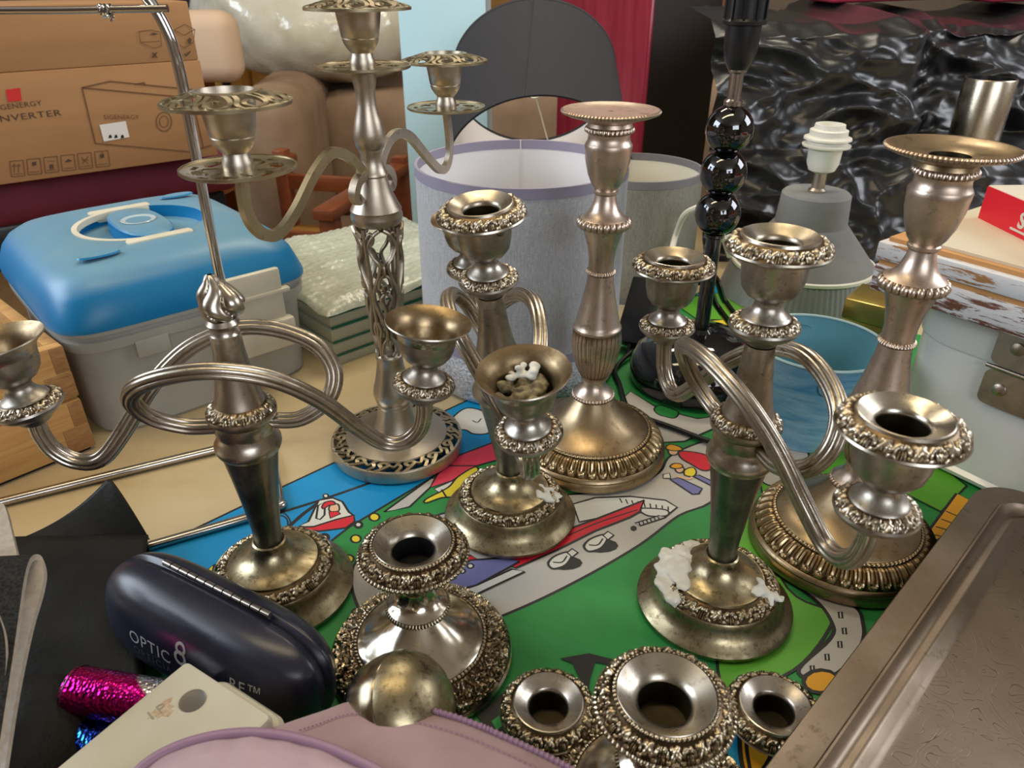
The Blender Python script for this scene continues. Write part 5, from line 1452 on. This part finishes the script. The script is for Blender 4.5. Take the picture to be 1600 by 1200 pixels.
# big appliance drawing
fline([(128, 137), (172, 127), (330, 143)]); fline([(128, 137), (300, 153)]); fline([(128, 137), (149, 224), (296, 237), (330, 227)]); fline([(210, 132), (225, 129), (227, 134)])
fline([(300, 153), (318, 232)]); ftext('SIGENERGY', (163, 186), (218, 186), 7, ink)
fline([(256 + 12 * math.cos(a), 190 + 15 * math.sin(a)) for a in [2 * PI * k / 20 for k in range(21)]], .0009)
fline([(256 + 7 * math.cos(a), 190 + 9 * math.sin(a)) for a in [2 * PI * k / 12 for k in range(13)]], .0007)
# handling drawings at the top
fline([(217, 49), (236, 47), (250, 50), (252, 72), (240, 75), (219, 66), (217, 49)], .0006); fline([(219, 66), (250, 64)], .0005)
fline([(272, 47), (288, 38), (304, 46), (302, 66), (288, 75), (273, 66), (272, 47)], .0006); fline([(272, 47), (288, 55), (304, 46)], .0006)
fpoly([(234, 53), (240, 51), (247, 53), (240, 55)], blk); fpoly([(293, 62), (296, 58), (299, 62), (297, 68), (294, 68)], blk)
fline([(238, 82), (245, 90)], .0012, blk); fline([(245, 82), (238, 90)], .0012, blk); fline([(288, 84), (291, 87), (297, 80)], .0012, blk)
# six handling icons
for k in range(6):
    x = 15 + 26.5 * k; y = 252 - 3.0 * k
    fline([(x, y), (x + 21, y - 2), (x + 24, y + 22), (x + 3, y + 24), (x, y)], .0007)
    if k in (1, 5): fpoly([(x + 8, y + 4), (x + 15, y + 3), (x + 15, y + 9), (x + 9, y + 10)], blk)
    if k == 0:
        for q in (7, 14): fline([(x + q, y + 17), (x + q, y + 5)], .0007, ink); fline([(x + q - 3, y + 8), (x + q, y + 4), (x + q + 3, y + 8)], .0006, ink)
    if k == 2: fpoly([(x + 9, y + 11), (x + 15, y + 10), (x + 16, y + 17), (x + 10, y + 18)], blk); fline([(x + 6, y + 6), (x + 18, y + 5)], .0006)
    if k == 3: fpoly([(x + 6, y + 10), (x + 12, y + 5), (x + 18, y + 8), (x + 12, y + 10)], blk)
    if k == 4: fline([(x + 6, y + 5), (x + 17, y + 16)], .0007); fline([(x + 17, y + 4), (x + 7, y + 16)], .0007); fline([(x + 6, y + 10), (x + 18, y + 10)], .0007)
    if k == 5: fline([(x + 12, y + 4), (x + 12, y - 0)], .0007)
    fline([(x + 5, y + 20), (x + 20, y + 18.5)], .0006)
obj('printed_lines', ink, M['kraft_ink'], cbx, smooth=False, kind='stuff')
obj('printed_letters', blk, M['kraft_blk'], cbx, smooth=False, kind='stuff')
obj('red_logo', redm, plain('red_ink', (.58, .02, .02), .6), cbx, smooth=False)
fpoly([(155, 195), (196, 189), (202, 214), (162, 221)], whm)
lb_ = obj('paper_label', whm, plain('white_label', (.72, .70, .68), .6), cbx, smooth=False)
mb = MB()
for x in (172, 181, 191): P = [face(x - 3, 216), face(x + 3, 215), face(x + 1, 210), face(x - 2, 211)]; mb.add([(a, -.0017, c) for a, c in P], [(0, 1, 2, 3)])
obj('label_marks', mb, M['black'], lb_, smooth=False, kind='stuff')
M['burg'] = plain('burgundy_upholstery', (.13, .012, .028), .7, 0, (.16, .016, .035), 20, 200, .3, .001)
ac = thing('burgundy_chair', 'burgundy upholstered chair carrying the cardboard box', 'chair', (-.86, 1.50, FLOOR), (0, 0, brz))
obj('seat', MB().box((-.42, -.10, .79), (.28, .34, .884), bev=.03, seg=4), M['burg'], ac)
obj('seat_frame', MB().box((-.38, -.06, .70), (.25, .30, .79), bev=.01), M['black'], ac)
for x in (-.35, .22):
    for y in (-.03, .27): obj('leg', MB().box((x - .02, y - .02, 0), (x + .02, y + .02, .70)), M['black'], ac)

# ------------------------------------------------------------------ furniture beyond the table
M['beige'] = plain('beige_upholstery', (.23, .145, .085), .85, 0, (.28, .185, .115), 12, 160, .3, .002)
M['mahog'] = wood('red_brown_wood', (.26, .075, .025), (.18, .045, .016), 4, (3, 3, 12), .35)
M['honey'] = wood('honey_wood', (.52, .27, .06), (.42, .20, .045), 3, (3, 3, 10), .45)
so = thing('sofa', 'beige upholstered sofa behind the table', 'sofa', (-.12, 2.52, FLOOR), (0, 0, R(6)))
obj('seat', MB().box((-.55, -.40, .18), (.60, .35, .46), bev=.05, seg=4), M['beige'], so)
obj('backrest', MB().box((-.60, .25, .30), (.62, .52, .88), bev=.09, seg=4), M['beige'], so)
for x in (-.66, .56): obj('armrest', MB().box((x - .02, -.42, .05), (x + .18, .45, .93), bev=.08, seg=4), M['beige'], so)
for x in (-.28, .25): obj('cushion', MB().box((x - .24, .02, .44), (x + .26, .26, .86), bev=.08, seg=4), M['beige'], so)
for x in (-.6, .66): obj('leg', MB().box((x - .03, -.38, 0), (x + .03, -.32, .18)), M['mahog'], so)
wc = thing('wooden_armchair', 'red brown wooden armchair frame in front of the sofa', 'chair', (-.455, 1.72, FLOOR), (0, 0, R(-14)))
for x in (-.20, .13):
    for y in (-.20, .2): obj('leg', MB().box((x - .018, y - .018, 0), (x + .018, y + .018, .76 if y < 0 else .80), bev=.004), M['mahog'], wc)
    obj('arm', MB().box((x - .024, -.23, .76), (x + .024, .24, .785), bev=.006), M['mahog'], wc)
obj('seat', MB().box((-.22, -.22, .57), (.15, .22, .60), bev=.01), M['honey'], wc)
obj('seat_panel', MB().box((-.2, -.20, .36), (.13, -.18, .57), bev=.003), M['mahog'], wc)
obj('back_rail', MB().box((-.2, .185, .70), (.13, .205, .74), bev=.004), M['mahog'], wc)
obj('front_rail', MB().box((-.2, -.205, .70), (.13, -.19, .725), bev=.004), M['mahog'], wc)
M['wrap'] = plain('clear_plastic_wrap', (.50, .46, .33), .14, 0, (.66, .62, .52), 7, 20, .35, .01, spec=.9)
def wrapf(u, v):
    a = 2 * PI * u; b2 = -PI / 2 + PI * v
    p = Vector((.36 * math.cos(b2) * math.cos(a), .20 * math.cos(b2) * math.sin(a), .17 * math.sin(b2)))
    k = 1 + .16 * noise.noise(p * 5) + .10 * (1 - abs(noise.noise(p * 9)))
    return p * k
bwp = thing('bubble_wrap_bundle', 'bundle in clear bubble wrap lying on the sofa back', 'parcel', (-.64, 2.66, .295))
obj('wrapping', MB().grid(wrapf, 72, 40, cu=True), M['wrap'], bwp, angle=180)
pw = spoty(352, 60, 2.35)
pl = thing('cream_pillow', 'cream pillow leaning beside the bubble wrap bundle', 'pillow', (-.83, 2.2, .262))
obj('pillow_case', MB().box((-.10, -.05, -.09), (.09, .05, .09), bev=.045, seg=5), plain('cream_cotton', (.62, .44, .30), .8), pl)
yc = thing('honey_cupboard', 'honey coloured wooden cupboard at the back of the shop', 'cupboard', (-.95, 3.5, FLOOR))
obj('carcass', MB().box((-.75, -.2, 0), (.45, .3, 1.5), bev=.01), M['honey'], yc)
for x in (-.45, .15):
    d_ = obj('door', MB().box((x - .28, -.225, .05), (x + .28, -.2, 1.45), bev=.008), M['honey'], yc)
    obj('knob', MB().sphere((x + .22, -.24, .8), .02), M['black'], d_)
bf = thing('blue_folder', 'dark blue folder standing by the cardboard box', 'folder', (-1.22, 2.95, .10))
obj('cover', MB().box((-.05, -.15, 0), (.04, .15, .50), bev=.004), plain('navy_card', (.012, .02, .12), .5), bf)
obj('spine_label', MB().box((-.03, -.1515, .3), (.02, -.1498, .42)), M['carton'], bf)
obj('stand', MB().box((-.06, -.16, -.86), (.05, .16, 0), bev=.004), M['mahog'], bf)
sh_ = thing('shop_shelf', 'reddish wooden shelf unit far behind the dark lampshade', 'shelf', (.30, 3.75, FLOOR))
for z in (.2, .6, 1.0, 1.4): obj('shelf_board', MB().box((-.6, -.2, z), (.6, .2, z + .03)), M['mahog'], sh_)
for x in (-.6, .6): obj('upright', MB().box((x - .02, -.2, 0), (x + .02, .2, 1.7)), M['mahog'], sh_)
obj('back_panel', MB().box((-.6, .19, 0), (.6, .2, 1.7)), M['honey'], sh_)
